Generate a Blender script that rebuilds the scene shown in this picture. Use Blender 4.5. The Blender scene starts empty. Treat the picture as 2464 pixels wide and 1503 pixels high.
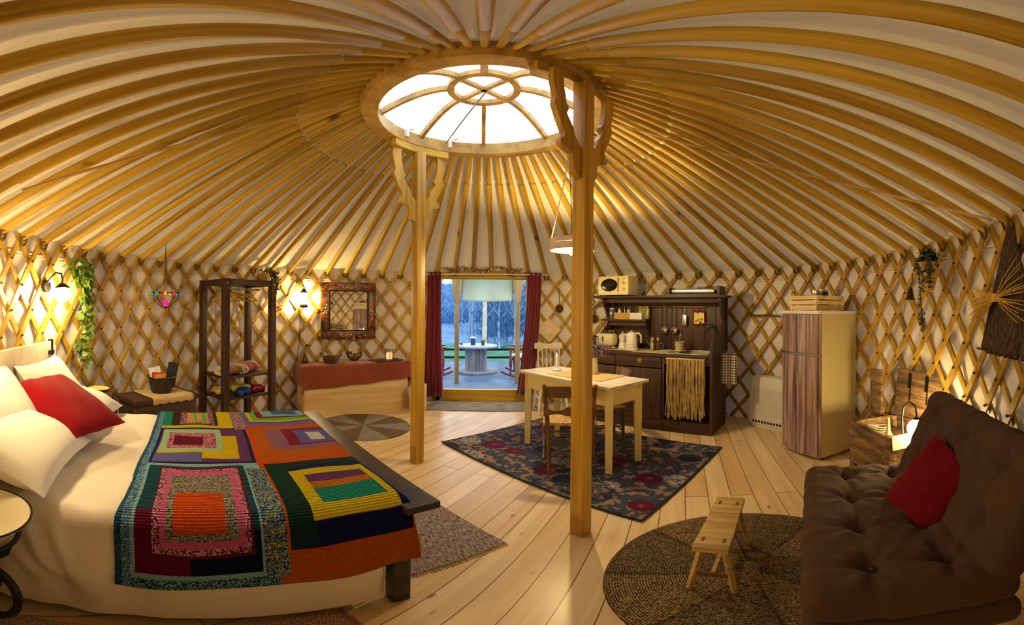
import bpy, bmesh, math, random
from math import sin, cos, pi, sqrt, atan2, exp, hypot
from mathutils import Vector, Matrix
random.seed(7)
S = bpy.context.scene
C = S.collection

# ---------------------------------------------------------------- camera (a stitched panorama: equirectangular lens)
PX, X0, Y0 = 957.3, 1160.4, 742.0            # pixels per radian, pixel of the forward direction
cd = bpy.data.cameras.new('camera')
cam = bpy.data.objects.new('camera', cd); C.objects.link(cam)
cd.type = 'PANO'; cd.panorama_type = 'EQUIRECTANGULAR'
cd.longitude_min = -X0 / PX; cd.longitude_max = (2464 - X0) / PX
cd.latitude_max = Y0 / PX; cd.latitude_min = -(1503 - Y0) / PX
cd.clip_start = 0.02; cd.clip_end = 400
ROLL = 0.0073
cam.matrix_world = Matrix(((cos(ROLL), -sin(ROLL), 0, 0), (0, 0, -1, 0), (sin(ROLL), cos(ROLL), 0, 1.4), (0, 0, 0, 1)))
S.camera = cam

# ---------------------------------------------------------------- sky
W = bpy.data.worlds.new('dusk_sky'); S.world = W; W.use_nodes = True
nt = W.node_tree; nt.nodes.clear()
out = nt.nodes.new('ShaderNodeOutputWorld'); bg = nt.nodes.new('ShaderNodeBackground')
tc = nt.nodes.new('ShaderNodeTexCoord'); sx = nt.nodes.new('ShaderNodeSeparateXYZ'); rp = nt.nodes.new('ShaderNodeValToRGB')
rp.color_ramp.elements[0].position = 0.0; rp.color_ramp.elements[0].color = (0.62, 0.74, 0.95, 1)
rp.color_ramp.elements[1].position = 0.5; rp.color_ramp.elements[1].color = (0.86, 0.92, 1.0, 1)
nt.links.new(tc.outputs['Generated'], sx.inputs[0]); nt.links.new(sx.outputs[2], rp.inputs[0])
nt.links.new(rp.outputs[0], bg.inputs[0]); nt.links.new(bg.outputs[0], out.inputs[0])
bg.inputs[1].default_value = 2.3

# ---------------------------------------------------------------- exposure
vs = S.view_settings
S.display_settings.display_device = 'sRGB'
vs.view_transform = 'Standard'; vs.look = 'None'; vs.gamma = 1.0; vs.use_curve_mapping = False
vs.exposure = 0.62
cy = S.cycles
cy.max_bounces = 8; cy.diffuse_bounces = 5; cy.glossy_bounces = 3; cy.transmission_bounces = 4; cy.transparent_max_bounces = 8
cy.caustics_reflective = False; cy.caustics_refractive = False; cy.sample_clamp_indirect = 4.0
cy.use_denoising = True

# warm lamps of the yurt: (colour, radiance) used by the lamp builders below
WARM = (1.0, 0.735, 0.35)
P_PENDANT, P_WALL, P_LANTERN, P_GLOBE = 900.0, 200.0, 240.0, 105.0

# ---------------------------------------------------------------- yurt plan
CY = 2.85                                    # yurt axis stands at x=0, y=CY
WALL_H = 1.88
RING_Z, RING_O, RING_I = 2.875, 0.86, 0.75
NPOLE = 71; DP = 2 * pi / NPOLE; PH0 = DP / 2
def Rw(phi):                                 # the lattice bulges a little beside the kitchen
    return 3.13 + 0.2 * exp(-((phi - 1.3) / 0.5) ** 2)
def WP(phi, z, inset=0.0):                   # a point on the round wall
    r = Rw(phi) - inset
    return Vector((r * sin(phi), CY + r * cos(phi), z))

# ---------------------------------------------------------------- small helpers
def lin(h):
    if not isinstance(h, str): return tuple(h)[:3]
    h = h.lstrip('#'); r = []
    for i in (0, 2, 4):
        v = int(h[i:i + 2], 16) / 255
        r.append(v / 12.92 if v <= 0.04045 else ((v + 0.055) / 1.055) ** 2.4)
    return tuple(r)

class MB:
    """collects shapes into one mesh"""
    def __init__(s): s.v = []; s.f = []; s.m = []; s.cur = 0; s.col = None
    def add(s, vs, fs, M=None):
        o = len(s.v)
        if M is not None: vs = [M @ Vector(p) for p in vs]
        s.v += [tuple(p) for p in vs]
        for f in fs: s.f.append([i + o for i in f]); s.m.append(s.cur)
        return s
    def box(s, c, d, M=None, rz=0.0, bev=0.0):
        R = Matrix.Translation(Vector(c)) @ Matrix.Rotation(rz, 4, 'Z')
        if M is not None: R = M @ R
        x, y, z = d[0] / 2, d[1] / 2, d[2] / 2
        if bev <= 0:
            return s.add([(-x, -y, -z), (x, -y, -z), (x, y, -z), (-x, y, -z), (-x, -y, z), (x, -y, z), (x, y, z), (-x, y, z)],
                         [(0, 3, 2, 1), (4, 5, 6, 7), (0, 1, 5, 4), (1, 2, 6, 5), (2, 3, 7, 6), (3, 0, 4, 7)], R)
        b = min(bev, x * .9, y * .9, z * .9)
        bm = bmesh.new(); bmesh.ops.create_cube(bm, size=1)
        for v in bm.verts: v.co = Vector((v.co.x * d[0], v.co.y * d[1], v.co.z * d[2]))
        bmesh.ops.bevel(bm, geom=list(bm.edges) , offset=b, segments=2, affect='EDGES', profile=.6)
        bm.verts.index_update()
        s.add([v.co.copy() for v in bm.verts], [[v.index for v in f.verts] for f in bm.faces], R); bm.free(); return s
    def tube(s, pts, r, n=8, closed=False, cap=True, M=None, flat=None):
        pts = [Vector(p) for p in pts]; k = len(pts)
        rs = r if isinstance(r, (list, tuple)) else [r] * k
        vs, fs = [], []; up = None
        for i, p in enumerate(pts):
            a = pts[(i - 1) % k] if (closed or i > 0) else p; b = pts[(i + 1) % k] if (closed or i < k - 1) else p
            t = (b - a)
            t = t.normalized() if t.length > 1e-9 else Vector((0, 0, 1))
            if up is None:
                up = Vector((0, 0, 1)) if abs(t.z) < .9 else Vector((1, 0, 0))
            u = (up - t * up.dot(t))
            u = u.normalized() if u.length > 1e-6 else t.orthogonal().normalized()
            w = t.cross(u); up = u
            fx, fy = flat if flat else (1, 1)
            for j in range(n):
                an = 2 * pi * j / n
                vs.append(p + (u * cos(an) * fx + w * sin(an) * fy) * rs[i])
        for i in range(k if closed else k - 1):
            for j in range(n):
                a = i * n + j; b = i * n + (j + 1) % n; i2 = (i + 1) % k
                fs.append((a, b, i2 * n + (j + 1) % n, i2 * n + j))
        if cap and not closed:
            fs.append(tuple(range(n))[::-1]); fs.append(tuple((k - 1) * n + j for j in range(n)))
        return s.add(vs, fs, M)
    def cyl(s, p0, p1, r0, r1=None, n=14, M=None):
        return s.tube([p0, p1], [r0, r0 if r1 is None else r1], n, M=M)
    def bar(s, p0, p1, w, h, M=None, up=(0, 0, 1)):       # rectangular stick between two points
        p0, p1 = Vector(p0), Vector(p1); t = (p1 - p0).normalized(); u = Vector(up)
        a = t.cross(u)
        a = a.normalized() if a.length > 1e-5 else t.orthogonal().normalized()
        u = a.cross(t)
        vs = []
        for p in (p0, p1):
            for sx_, sy_ in ((-1, -1), (1, -1), (1, 1), (-1, 1)): vs.append(p + a * sx_ * w / 2 + u * sy_ * h / 2)
        return s.add(vs, [(0, 1, 2, 3), (4, 7, 6, 5), (0, 4, 5, 1), (1, 5, 6, 2), (2, 6, 7, 3), (3, 7, 4, 0)], M)
    def lathe(s, prof, c=(0, 0, 0), n=24, M=None, sy=1.0):
        vs, fs = [], []; k = len(prof)
        for r, z in prof:
            for j in range(n):
                a = 2 * pi * j / n; vs.append((c[0] + max(r, 1e-4) * cos(a), c[1] + max(r, 1e-4) * sin(a) * sy, c[2] + z))
        for i in range(k - 1):
            for j in range(n):
                fs.append((i * n + j, i * n + (j + 1) % n, (i + 1) * n + (j + 1) % n, (i + 1) * n + j))
        return s.add(vs, fs, M)
    def ball(s, c, r, n=16, m=10, sc=(1, 1, 1), M=None):
        vs, fs = [], []
        for i in range(m + 1):
            a = pi * i / m
            for j in range(n):
                b = 2 * pi * j / n
                vs.append((c[0] + r * sc[0] * sin(a) * cos(b), c[1] + r * sc[1] * sin(a) * sin(b), c[2] - r * sc[2] * cos(a)))
        for i in range(m):
            for j in range(n): fs.append((i * n + j, i * n + (j + 1) % n, (i + 1) * n + (j + 1) % n, (i + 1) * n + j))
        return s.add(vs, fs, M)
    def prism(s, poly, h, M=None):                        # outline in xy, thickness along z (centred)
        n = len(poly)
        vs = [(x, y, -h / 2) for x, y in poly] + [(x, y, h / 2) for x, y in poly]
        fs = [tuple(range(n))[::-1], tuple(range(n, 2 * n))] + [(i, (i + 1) % n, n + (i + 1) % n, n + i) for i in range(n)]
        return s.add(vs, fs, M)
    def grid(s, fn, nu, nv, cu=False, cv=False, M=None):
        vs = [fn(i / (nu if cu else nu - 1), j / (nv if cv else nv - 1)) for i in range(nu) for j in range(nv)]
        fs = []
        for i in range(nu if cu else nu - 1):
            for j in range(nv if cv else nv - 1):
                fs.append((i * nv + j, ((i + 1) % nu) * nv + j, ((i + 1) % nu) * nv + (j + 1) % nv, i * nv + (j + 1) % nv))
        return s.add(vs, fs, M)
    def sheet(s, fn, nu, nv, th, M=None):                 # surface with thickness: fn gives the top, the bottom lies th lower along the normal
        P = [[Vector(fn(i / (nu - 1), j / (nv - 1))) for j in range(nv)] for i in range(nu)]
        vs = [P[i][j] for i in range(nu) for j in range(nv)]
        for i in range(nu):
            for j in range(nv):
                a = P[min(i + 1, nu - 1)][j] - P[max(i - 1, 0)][j]; b = P[i][min(j + 1, nv - 1)] - P[i][max(j - 1, 0)]
                n = a.cross(b); n = n.normalized() if n.length > 1e-9 else Vector((0, 0, 1))
                vs.append(P[i][j] - n * th)
        N = nu * nv; fs = []
        for i in range(nu - 1):
            for j in range(nv - 1):
                q = (i * nv + j, (i + 1) * nv + j, (i + 1) * nv + j + 1, i * nv + j + 1)
                fs.append(q); fs.append(tuple(N + k for k in q[::-1]))
        rim = [i * nv for i in range(nu)] + [(nu - 1) * nv + j for j in range(1, nv)] + [i * nv + nv - 1 for i in range(nu - 2, -1, -1)] + [j for j in range(nv - 2, 0, -1)]
        for k in range(len(rim)):
            a, b = rim[k], rim[(k + 1) % len(rim)]; fs.append((b, a, N + a, N + b))
        return s.add(vs, fs, M)
    def rbox(s, size, r, n=(8, 8, 4), disp=None, M=None, c=(0, 0, 0)):   # soft box: rounded, subdivided, displaced
        idx = {}; vs = []; fs = []
        L = [size[k] / 2 for k in range(3)]; inn = [max(L[k] - r, 0) for k in range(3)]
        def vid(i, j, k):
            key = (i, j, k)
            if key in idx: return idx[key]
            p = Vector([-L[a] + 2 * L[a] * t / n[a] for a, t in enumerate(key)])
            q = Vector([max(-inn[a], min(inn[a], p[a])) for a in range(3)])
            d = p - q; nn = d.normalized() if d.length > 1e-9 else Vector((0, 0, 1))
            p = q + nn * min(r, max(abs(x) for x in d) if d.length else 0)
            if disp: p = disp(p, nn)
            idx[key] = len(vs); vs.append(p + Vector(c)); return idx[key]
        for (a, b, w) in ((0, 1, 2), (1, 2, 0), (2, 0, 1)):
            for e in (0, n[w]):
                for i in range(n[a]):
                    for j in range(n[b]):
                        q = []
                        for di, dj in ((0, 0), (1, 0), (1, 1), (0, 1)):
                            key = [0, 0, 0]; key[a] = i + di; key[b] = j + dj; key[w] = e; q.append(vid(*key))
                        fs.append(q if e else q[::-1])
        return s.add(vs, fs, M)
    def build(s, name, mat, parent=None, loc=(0, 0, 0), rz=0.0, smooth=True, ang=40, rot=None):
        me = bpy.data.meshes.new(name); me.from_pydata(s.v, [], s.f)
        for m in (mat if isinstance(mat, (list, tuple)) else [mat]): me.materials.append(m)
        if any(s.m): me.polygons.foreach_set('material_index', s.m)
        me.update()
        if smooth:
            me.polygons.foreach_set('use_smooth', [True] * len(me.polygons)); me.set_sharp_from_angle(angle=math.radians(ang))
        o = bpy.data.objects.new(name, me); C.objects.link(o)
        o.location = loc; o.rotation_euler = rot if rot else (0, 0, rz)
        if parent: o.parent = parent
        return o

def thing(name, label, cat, loc=(0, 0, 0), rz=0.0, group=None, rot=None):
    o = bpy.data.objects.new(name, None); C.objects.link(o); o.empty_display_size = .1
    o.location = loc; o.rotation_euler = rot if rot else (0, 0, rz)
    o['label'] = label; o['category'] = cat
    if group: o['group'] = group
    return o
def tag(o, label, cat, group=None, kind=None):
    o['label'] = label; o['category'] = cat
    if group: o['group'] = group
    if kind: o['kind'] = kind
    return o
def struct(o, label=None):
    o['kind'] = 'structure'
    if label: o['label'] = label; o['category'] = label.split()[-1]
    return o
def copy_tree(o, loc, rz=None, label=None, rot=None):
    c = o.copy(); C.objects.link(c); c.location = loc
    if rot is not None: c.rotation_euler = rot
    elif rz is not None: c.rotation_euler = (0, 0, rz)
    if label: c['label'] = label
    for ch in list(o.children):
        d = ch.copy(); C.objects.link(d); d.parent = c
        for g in list(ch.children):
            e = g.copy(); C.objects.link(e); e.parent = d
    return c
def arc(c, r, a0, a1, n, plane='xz'):
    P = []
    for i in range(n + 1):
        a = a0 + (a1 - a0) * i / n; u, v = r * cos(a), r * sin(a)
        P.append((c[0] + u, c[1], c[2] + v) if plane == 'xz' else (c[0] + u, c[1] + v, c[2]) if plane == 'xy' else (c[0], c[1] + u, c[2] + v))
    return P
def frame(phi, z, inset=0.0):                # matrix on the wall: x along the wall to the right, y into the wall, z up
    p = WP(phi, z, inset); e = 1e-3
    t = (WP(phi + e, z) - WP(phi - e, z)).normalized(); n = Vector((-t.y, t.x, 0))
    return Matrix(((t.x, n.x, 0, p.x), (t.y, n.y, 0, p.y), (0, 0, 1, p.z), (0, 0, 0, 1)))
def wall_rz(phi):
    m = frame(phi, 0); return atan2(m[1][0], m[0][0])

# ---------------------------------------------------------------- materials
def newmat(name):
    m = bpy.data.materials.new(name); m.use_nodes = True
    nt = m.node_tree; b = nt.nodes['Principled BSDF']; return m, nt, b
def N(nt, t, **kw):
    n = nt.nodes.new('ShaderNode' + t)
    for k, v in kw.items():
        if k.startswith('_'): setattr(n, k[1:], v)
        else: n.inputs[k.replace('__', ' ')].default_value = v
    return n
def ramp(nt, fac, stops, interp='LINEAR'):
    r = nt.nodes.new('ShaderNodeValToRGB'); cr = r.color_ramp; cr.interpolation = interp
    while len(cr.elements) < len(stops): cr.elements.new(0.5)
    for e, (p, c) in zip(cr.elements, stops): e.position = p; e.color = (*lin(c), 1)
    nt.links.new(fac, r.inputs[0]); return r.outputs[0]
def bump(nt, b, h, strength=.2, dist=.01):
    n = N(nt, 'Bump', Strength=strength, Distance=dist); nt.links.new(h, n.inputs['Height']); nt.links.new(n.outputs[0], b.inputs['Normal'])
def coords(nt, scale, rnd=True, rot=(0, 0, 0)):
    tc = nt.nodes.new('ShaderNodeTexCoord'); mp = N(nt, 'Mapping'); mp.inputs['Scale'].default_value = scale; mp.inputs['Rotation'].default_value = rot
    nt.links.new(tc.outputs['Object'], mp.inputs[0])
    if rnd:
        oi = nt.nodes.new('ShaderNodeObjectInfo'); ml = N(nt, 'Math', _operation='MULTIPLY'); ml.inputs[1].default_value = 53.0
        ad = N(nt, 'VectorMath', _operation='ADD'); nt.links.new(oi.outputs['Random'], ml.inputs[0])
        nt.links.new(mp.outputs[0], ad.inputs[0]); nt.links.new(ml.outputs[0], ad.inputs[1]); return ad.outputs[0]
    return mp.outputs[0]
def plain(name, col, rough=.5, metal=0.0, var=0.0, vs=8.0, bmp=0.0, spec=.5, emit=None, es=0.0):
    m, nt, b = newmat(name); b.inputs['Base Color'].default_value = (*lin(col), 1)
    b.inputs['Roughness'].default_value = rough; b.inputs['Metallic'].default_value = metal; b.inputs['Specular IOR Level'].default_value = spec
    if var or bmp:
        n = N(nt, 'TexNoise', Scale=vs, Detail=3.0); nt.links.new(coords(nt, (1, 1, 1)), n.inputs['Vector'])
        if var:
            c = lin(col); lo = tuple(x * (1 - var) for x in c); hi = tuple(min(1, x * (1 + var)) for x in c)
            nt.links.new(ramp(nt, n.outputs[0], [(.3, lo), (.7, hi)]), b.inputs['Base Color'])
        if bmp: bump(nt, b, n.outputs[0], bmp)
    if emit:
        b.inputs['Emission Color'].default_value = (*lin(emit), 1); b.inputs['Emission Strength'].default_value = es
    return m
def wood(name, dark, light, axis=0, fine=16.0, along=.7, rough=.45, knots=0.0, bmp=.15, spec=.4):
    m, nt, b = newmat(name); b.inputs['Roughness'].default_value = rough; b.inputs['Specular IOR Level'].default_value = spec
    sc = [fine] * 3; sc[axis] = along
    n = N(nt, 'TexNoise', Scale=1.0, Detail=3.0, Roughness=.6, Distortion=.6); v = coords(nt, sc); nt.links.new(v, n.inputs['Vector'])
    col = ramp(nt, n.outputs[0], [(.3, dark), (.62, light)])
    if knots:
        sk = [2.2] * 3; sk[axis] = 1.1
        vo = N(nt, 'TexVoronoi', Scale=knots); nt.links.new(coords(nt, sk), vo.inputs['Vector'])
        k = ramp(nt, vo.outputs['Distance'], [(.04, (1, 1, 1)), (.1, (0, 0, 0))])
        mx = N(nt, 'Mix', _data_type='RGBA'); nt.links.new(k, mx.inputs[0]); nt.links.new(col, mx.inputs[6])
        mx.inputs[7].default_value = (*[x * .35 for x in lin(dark)], 1); col = mx.outputs[2]
    nt.links.new(col, b.inputs['Base Color'])
    if bmp: bump(nt, b, n.outputs[0], bmp)
    return m
def cloth(name, col, var=.12, weave=260.0, rough=.95, bmp=.25, sheen=.3, big=3.0, bigb=0.0):
    m, nt, b = newmat(name); b.inputs['Roughness'].default_value = rough; b.inputs['Specular IOR Level'].default_value = .15
    b.inputs['Sheen Weight'].default_value = sheen
    c = lin(col); n = N(nt, 'TexNoise', Scale=big, Detail=3.0); v = coords(nt, (1, 1, 1)); nt.links.new(v, n.inputs['Vector'])
    nt.links.new(ramp(nt, n.outputs[0], [(.3, tuple(x * (1 - var) for x in c)), (.7, tuple(min(1, x * (1 + var)) for x in c))]), b.inputs['Base Color'])
    w = N(nt, 'TexNoise', Scale=weave, Detail=1.0); nt.links.new(v, w.inputs['Vector'])
    if bigb:
        md = N(nt, 'Math', _operation='MULTIPLY_ADD'); nt.links.new(n.outputs[0], md.inputs[0]); md.inputs[1].default_value = bigb; nt.links.new(w.outputs[0], md.inputs[2])
        bump(nt, b, md.outputs[0], bmp, .006)
    else: bump(nt, b, w.outputs[0], bmp, .004)
    return m
def glassy(name, col=(1, 1, 1), alpha=.15, rough=.05):          # thin clear glass
    m, nt, b = newmat(name); t = N(nt, 'BsdfTransparent'); t.inputs[0].default_value = (*lin(col), 1)
    g = N(nt, 'BsdfGlossy', Roughness=rough); mx = N(nt, 'MixShader', Fac=alpha)
    o = nt.nodes['Material Output']; nt.links.new(t.outputs[0], mx.inputs[1]); nt.links.new(g.outputs[0], mx.inputs[2]); nt.links.new(mx.outputs[0], o.inputs[0]); return m
def glow(name, col, s):
    m, nt, b = newmat(name); e = N(nt, 'Emission', Strength=s); e.inputs[0].default_value = (*lin(col), 1)
    nt.links.new(e.outputs[0], nt.nodes['Material Output'].inputs[0]); return m
def vcol(name, rough=.95, bmp=0.0, bands=(0, 0), noise=0.0):    # dyed yarn / printed pattern: the colour is stored in the mesh
    m, nt, b = newmat(name); a = N(nt, 'Attribute', _attribute_name='dye'); nt.links.new(a.outputs['Color'], b.inputs['Base Color'])
    b.inputs['Roughness'].default_value = rough; b.inputs['Specular IOR Level'].default_value = .1
    if bmp:
        uv = N(nt, 'UVMap', _uv_map='uv'); mp = N(nt, 'Mapping'); mp.inputs['Scale'].default_value = (bands[0], bands[1], 1); nt.links.new(uv.outputs[0], mp.inputs[0])
        w = N(nt, 'TexWave', Scale=1.0, Distortion=2.0); w.bands_direction = 'Y'; w.inputs['Detail Scale'].default_value = 3.0; nt.links.new(mp.outputs[0], w.inputs['Vector']); bump(nt, b, w.outputs['Fac'], bmp, .03)
    return m
def dye(o, fn, nu, nv, scale=(1, 1)):          # per-face colours and a uv map for a grid/sheet object: fn(u,v)->rgb
    me = o.data; ca = me.color_attributes.new('dye', 'FLOAT_COLOR', 'CORNER'); uv = me.uv_layers.new(name='uv')
    Nn = nu * nv; buf = [0.0] * (4 * len(me.loops)); ub = [0.0] * (2 * len(me.loops))
    for p in me.polygons:
        su = sv = 0; L = list(p.loop_indices)
        for l in L:
            k = me.loops[l].vertex_index % Nn; u = (k // nv) / (nu - 1); v = (k % nv) / (nv - 1); su += u; sv += v; ub[2 * l] = u; ub[2 * l + 1] = v
        c = fn(su / len(L), sv / len(L))
        for l in L: buf[4 * l:4 * l + 4] = (c[0], c[1], c[2], 1)
    ca.data.foreach_set('color', buf); uv.data.foreach_set('uv', ub)

M = {}
M['pine'] = wood('golden_pine', '#8f6c12', '#cca83a', 0, 14, .5, .45, knots=1.2, spec=.25)
M['pine_v'] = wood('golden_pine_upright', '#94701c', '#d0a440', 2, 14, .5, .4, knots=1.2)
M['slat'] = wood('lattice_wood', '#88661a', '#be9632', 2, 9, 3, .5)
M['ringwood'] = wood('crown_wood', '#8a6a28', '#c09c4c', 2, 6, 6, .45)
M['dark'] = wood('dark_stained_wood', '#2a1a12', '#4a3122', 0, 18, .9, .5, knots=.8)
M['dark_v'] = wood('dark_stained_wood_upright', '#2b1b13', '#4c3424', 2, 18, .9, .5, knots=.8)
M['darkblue'] = wood('black_stained_wood', '#1d1614', '#3a2f2a', 0, 18, .9, .45)
M['walnut'] = wood('brown_chair_wood', '#46300f', '#755522', 2, 20, 1.2, .4)
M['cream'] = plain('cream_paint', '#e0cc86', .45, var=.06, bmp=.05)
M['whitewood'] = wood('whitewashed_wood', '#b9ab94', '#e2d8c6', 0, 14, 1.0, .6)
M['palewood'] = wood('pale_pine', '#c9a86c', '#e3cb98', 0, 12, .8, .55, knots=1.1)
M['iron'] = plain('wrought_iron', '#191512', .45, .6, var=.2)
M['steel'] = plain('brushed_steel', '#b9b6b0', .28, 1.0)
M['chrome'] = plain('chrome', '#d8d8d8', .12, 1.0)
M['white'] = plain('white_plastic', '#dcd8cc', .4)
M['linen'] = cloth('white_linen', '#dad6cf', .05, 220, bmp=.12, sheen=.1)
M['duvet'] = cloth('cream_duvet', '#d9d0c2', .05, 200, bmp=.1, sheen=.1)
M['red'] = cloth('red_cotton', '#7c0812', .12, 180, bmp=.35, sheen=.05)
M['maroon'] = cloth('wine_curtain', '#6d0a20', .15, 200, bmp=.2)
M['brown'] = cloth('brown_futon_cloth', '#453124', .1, 260, bmp=.2, sheen=.04)
M['terracotta'] = cloth('terracotta_cloth', '#84402a', .12, 240, bmp=.2)
M['jute'] = cloth('jute', '#bb9d66', .25, 120, bmp=.6)
M['rope'] = cloth('rope', '#c7a76a', .2, 160, bmp=.5)
M['leaf'] = plain('leaf_green', '#3c5a1e', .5, var=.35, vs=20)
M['leafdark'] = plain('dark_leaf_green', '#20391c', .5, var=.35, vs=20)
M['wicker'] = cloth('wicker', '#4d3220', .3, 90, bmp=.8)
M['wicker_light'] = cloth('light_wicker', '#b08a45', .3, 90, bmp=.8)
M['glass'] = glassy('clear_glass', (.95, .97, .96), .12)
M['black'] = plain('black_gloss', '#0c0c0d', .2)
M['ceramic'] = plain('cream_enamel', '#dcd3b8', .18)
M['wax'] = plain('candle_wax', '#e8dfc8', .5)
M['flame'] = glow('candle_flame', (1, .7, .3), 12)
# ================================================================ SETTING
def ringpts(r_add, n=180): return [Rw(2 * pi * i / n if i <= n / 2 else 2 * pi * i / n - 2 * pi) + r_add for i in range(n)]
# floor of pine boards
m, nt, b = newmat('pine_boards'); b.inputs['Roughness'].default_value = .32; b.inputs['Specular IOR Level'].default_value = .45
BA = 0.505
tcn = nt.nodes.new('ShaderNodeTexCoord'); mp = N(nt, 'Mapping'); mp.inputs['Rotation'].default_value = (0, 0, BA - pi / 2); mp.inputs['Location'].default_value = (20, -.038 + 16, 0)
nt.links.new(tcn.outputs['Object'], mp.inputs[0])
br = N(nt, 'TexBrick', Scale=1.0); br.offset = .37; br.inputs['Brick Width'].default_value = 3.6; br.inputs['Row Height'].default_value = .16
br.inputs['Mortar Size'].default_value = .0032; br.inputs['Mortar Smooth'].default_value = .2
br.inputs['Color1'].default_value = (*lin('#d8b880'), 1); br.inputs['Color2'].default_value = (*lin('#ecd3a2'), 1); br.inputs['Mortar'].default_value = (*lin('#7a5420'), 1)
nt.links.new(mp.outputs[0], br.inputs['Vector'])
mp2 = N(nt, 'Mapping'); mp2.inputs['Scale'].default_value = (.8, 16, 1); nt.links.new(mp.outputs[0], mp2.inputs[0])
gn = N(nt, 'TexNoise', Scale=1.0, Detail=4.0, Distortion=.8); nt.links.new(mp2.outputs[0], gn.inputs['Vector'])
gr = ramp(nt, gn.outputs[0], [(.3, (.84, .79, .70)), (.6, (1, 1, 1))])
mu = N(nt, 'Mix', _data_type='RGBA', _blend_type='MULTIPLY'); mu.inputs[0].default_value = 1; nt.links.new(br.outputs[0], mu.inputs[6]); nt.links.new(gr, mu.inputs[7])
mp3 = N(nt, 'Mapping'); mp3.inputs['Scale'].default_value = (2.2, 5.5, 1); nt.links.new(mp.outputs[0], mp3.inputs[0])
vo = N(nt, 'TexVoronoi', Scale=1.0); nt.links.new(mp3.outputs[0], vo.inputs['Vector'])
kn = ramp(nt, vo.outputs['Distance'], [(.03, (.8, .8, .8)), (.085, (0, 0, 0))])
mk = N(nt, 'Mix', _data_type='RGBA'); nt.links.new(kn, mk.inputs[0]); nt.links.new(mu.outputs[2], mk.inputs[6]); mk.inputs[7].default_value = (*lin('#7a4a1c'), 1)
nt.links.new(mk.outputs[2], b.inputs['Base Color'])
bi = N(nt, 'Math', _operation='MULTIPLY_ADD'); nt.links.new(br.outputs['Fac'], bi.inputs[0]); bi.inputs[1].default_value = -1.5; nt.links.new(gn.outputs[0], bi.inputs[2])
bump(nt, b, bi.outputs[0], .12, .004)
M['floor'] = m
rr = ringpts(.02); q = MB()
q.prism([(rr[i] * sin(2 * pi * i / 180), rr[i] * cos(2 * pi * i / 180)) for i in range(180)][::-1], .1)
struct(q.build('floor', m, loc=(0, CY, -.05)), 'pale pine board floor')

# canvas wall and roof
def canvas(name, col, folds, thru):
    m, nt, b = newmat(name); b.inputs['Roughness'].default_value = .95; b.inputs['Specular IOR Level'].default_value = .1
    n = N(nt, 'TexNoise', Scale=1.0, Detail=5.0, Distortion=.5); nt.links.new(coords(nt, folds, False), n.inputs['Vector'])
    c = lin(col); nt.links.new(ramp(nt, n.outputs[0], [(.25, tuple(x * .9 for x in c)), (.7, c)]), b.inputs['Base Color'])
    w = N(nt, 'TexNoise', Scale=350.0); nt.links.new(coords(nt, (1, 1, 1), False), w.inputs['Vector'])
    ad = N(nt, 'Math', _operation='MULTIPLY_ADD'); nt.links.new(w.outputs[0], ad.inputs[0]); ad.inputs[1].default_value = .03; nt.links.new(n.outputs[0], ad.inputs[2])
    bump(nt, b, ad.outputs[0], .7, .03)
    tl = N(nt, 'BsdfTranslucent'); tl.inputs[0].default_value = (*c, 1); ms = N(nt, 'MixShader', Fac=thru)      # daylight seeps through the cotton
    nt.links.new(b.outputs[0], ms.inputs[1]); nt.links.new(tl.outputs[0], ms.inputs[2]); nt.links.new(ms.outputs[0], nt.nodes['Material Output'].inputs[0]); return m
M['canvas_wall'] = canvas('cotton_wall_canvas', '#e0d6c4', (5, 5, 1.2), .015)
M['canvas_roof'] = canvas('cotton_roof_canvas', '#ece2c2', (2.5, 2.5, 4), .03)
DOOR = .235
def wallpart(name, a0, a1, label):
    q = MB(); n = 90
    q.grid(lambda u, v: WP(a0 + (a1 - a0) * u, 2.0 * v - .02, -.0 + .012 * sin(u * 137)), n * 3, 8)
    struct(q.build(name, M['canvas_wall'], ang=180), label)
wallpart('wall_left', -DOOR, -pi, 'white canvas wall left of the door')
wallpart('wall_right', DOOR, pi, 'white canvas wall right of the door')
def roofp(u, v):
    a = 2 * pi * u - pi; k = (u * NPOLE * 1.0 - .5) % 1.0
    sag = .012 * sin(pi * ((a - PH0) / DP % 1.0)) * (1 - .5 * v)
    r0, r1 = Rw(a) + .015, RING_O - .02; r = r0 + (r1 - r0) * v
    return (r * sin(a), CY + r * cos(a), 1.925 + (2.995 - 1.925) * v - sag)
q = MB(); q.grid(roofp, NPOLE * 5, 12, cu=True)
struct(q.build('ceiling', M['canvas_roof'], ang=180), 'cream canvas roof')
# hanging edge of the wall canvas under the poles
for nm, a0, a1, lb in (('trim_1', -DOOR - .03, -pi, 'canvas hem left of the door'), ('trim_2', DOOR + .03, pi, 'canvas hem right of the door')):
    q = MB()
    for z, r in ((1.79, .006), (1.765, .005)):
        q.tube([WP(a0 + (a1 - a0) * i / 120, z + .004 * sin(i * 2.3), .008) for i in range(121)], r, 6)
    q.grid(lambda u, v: WP(a0 + (a1 - a0) * u, 1.79 + .16 * v, .004), 200, 3)
    struct(q.build(nm, M['canvas_wall']), lb)

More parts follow.
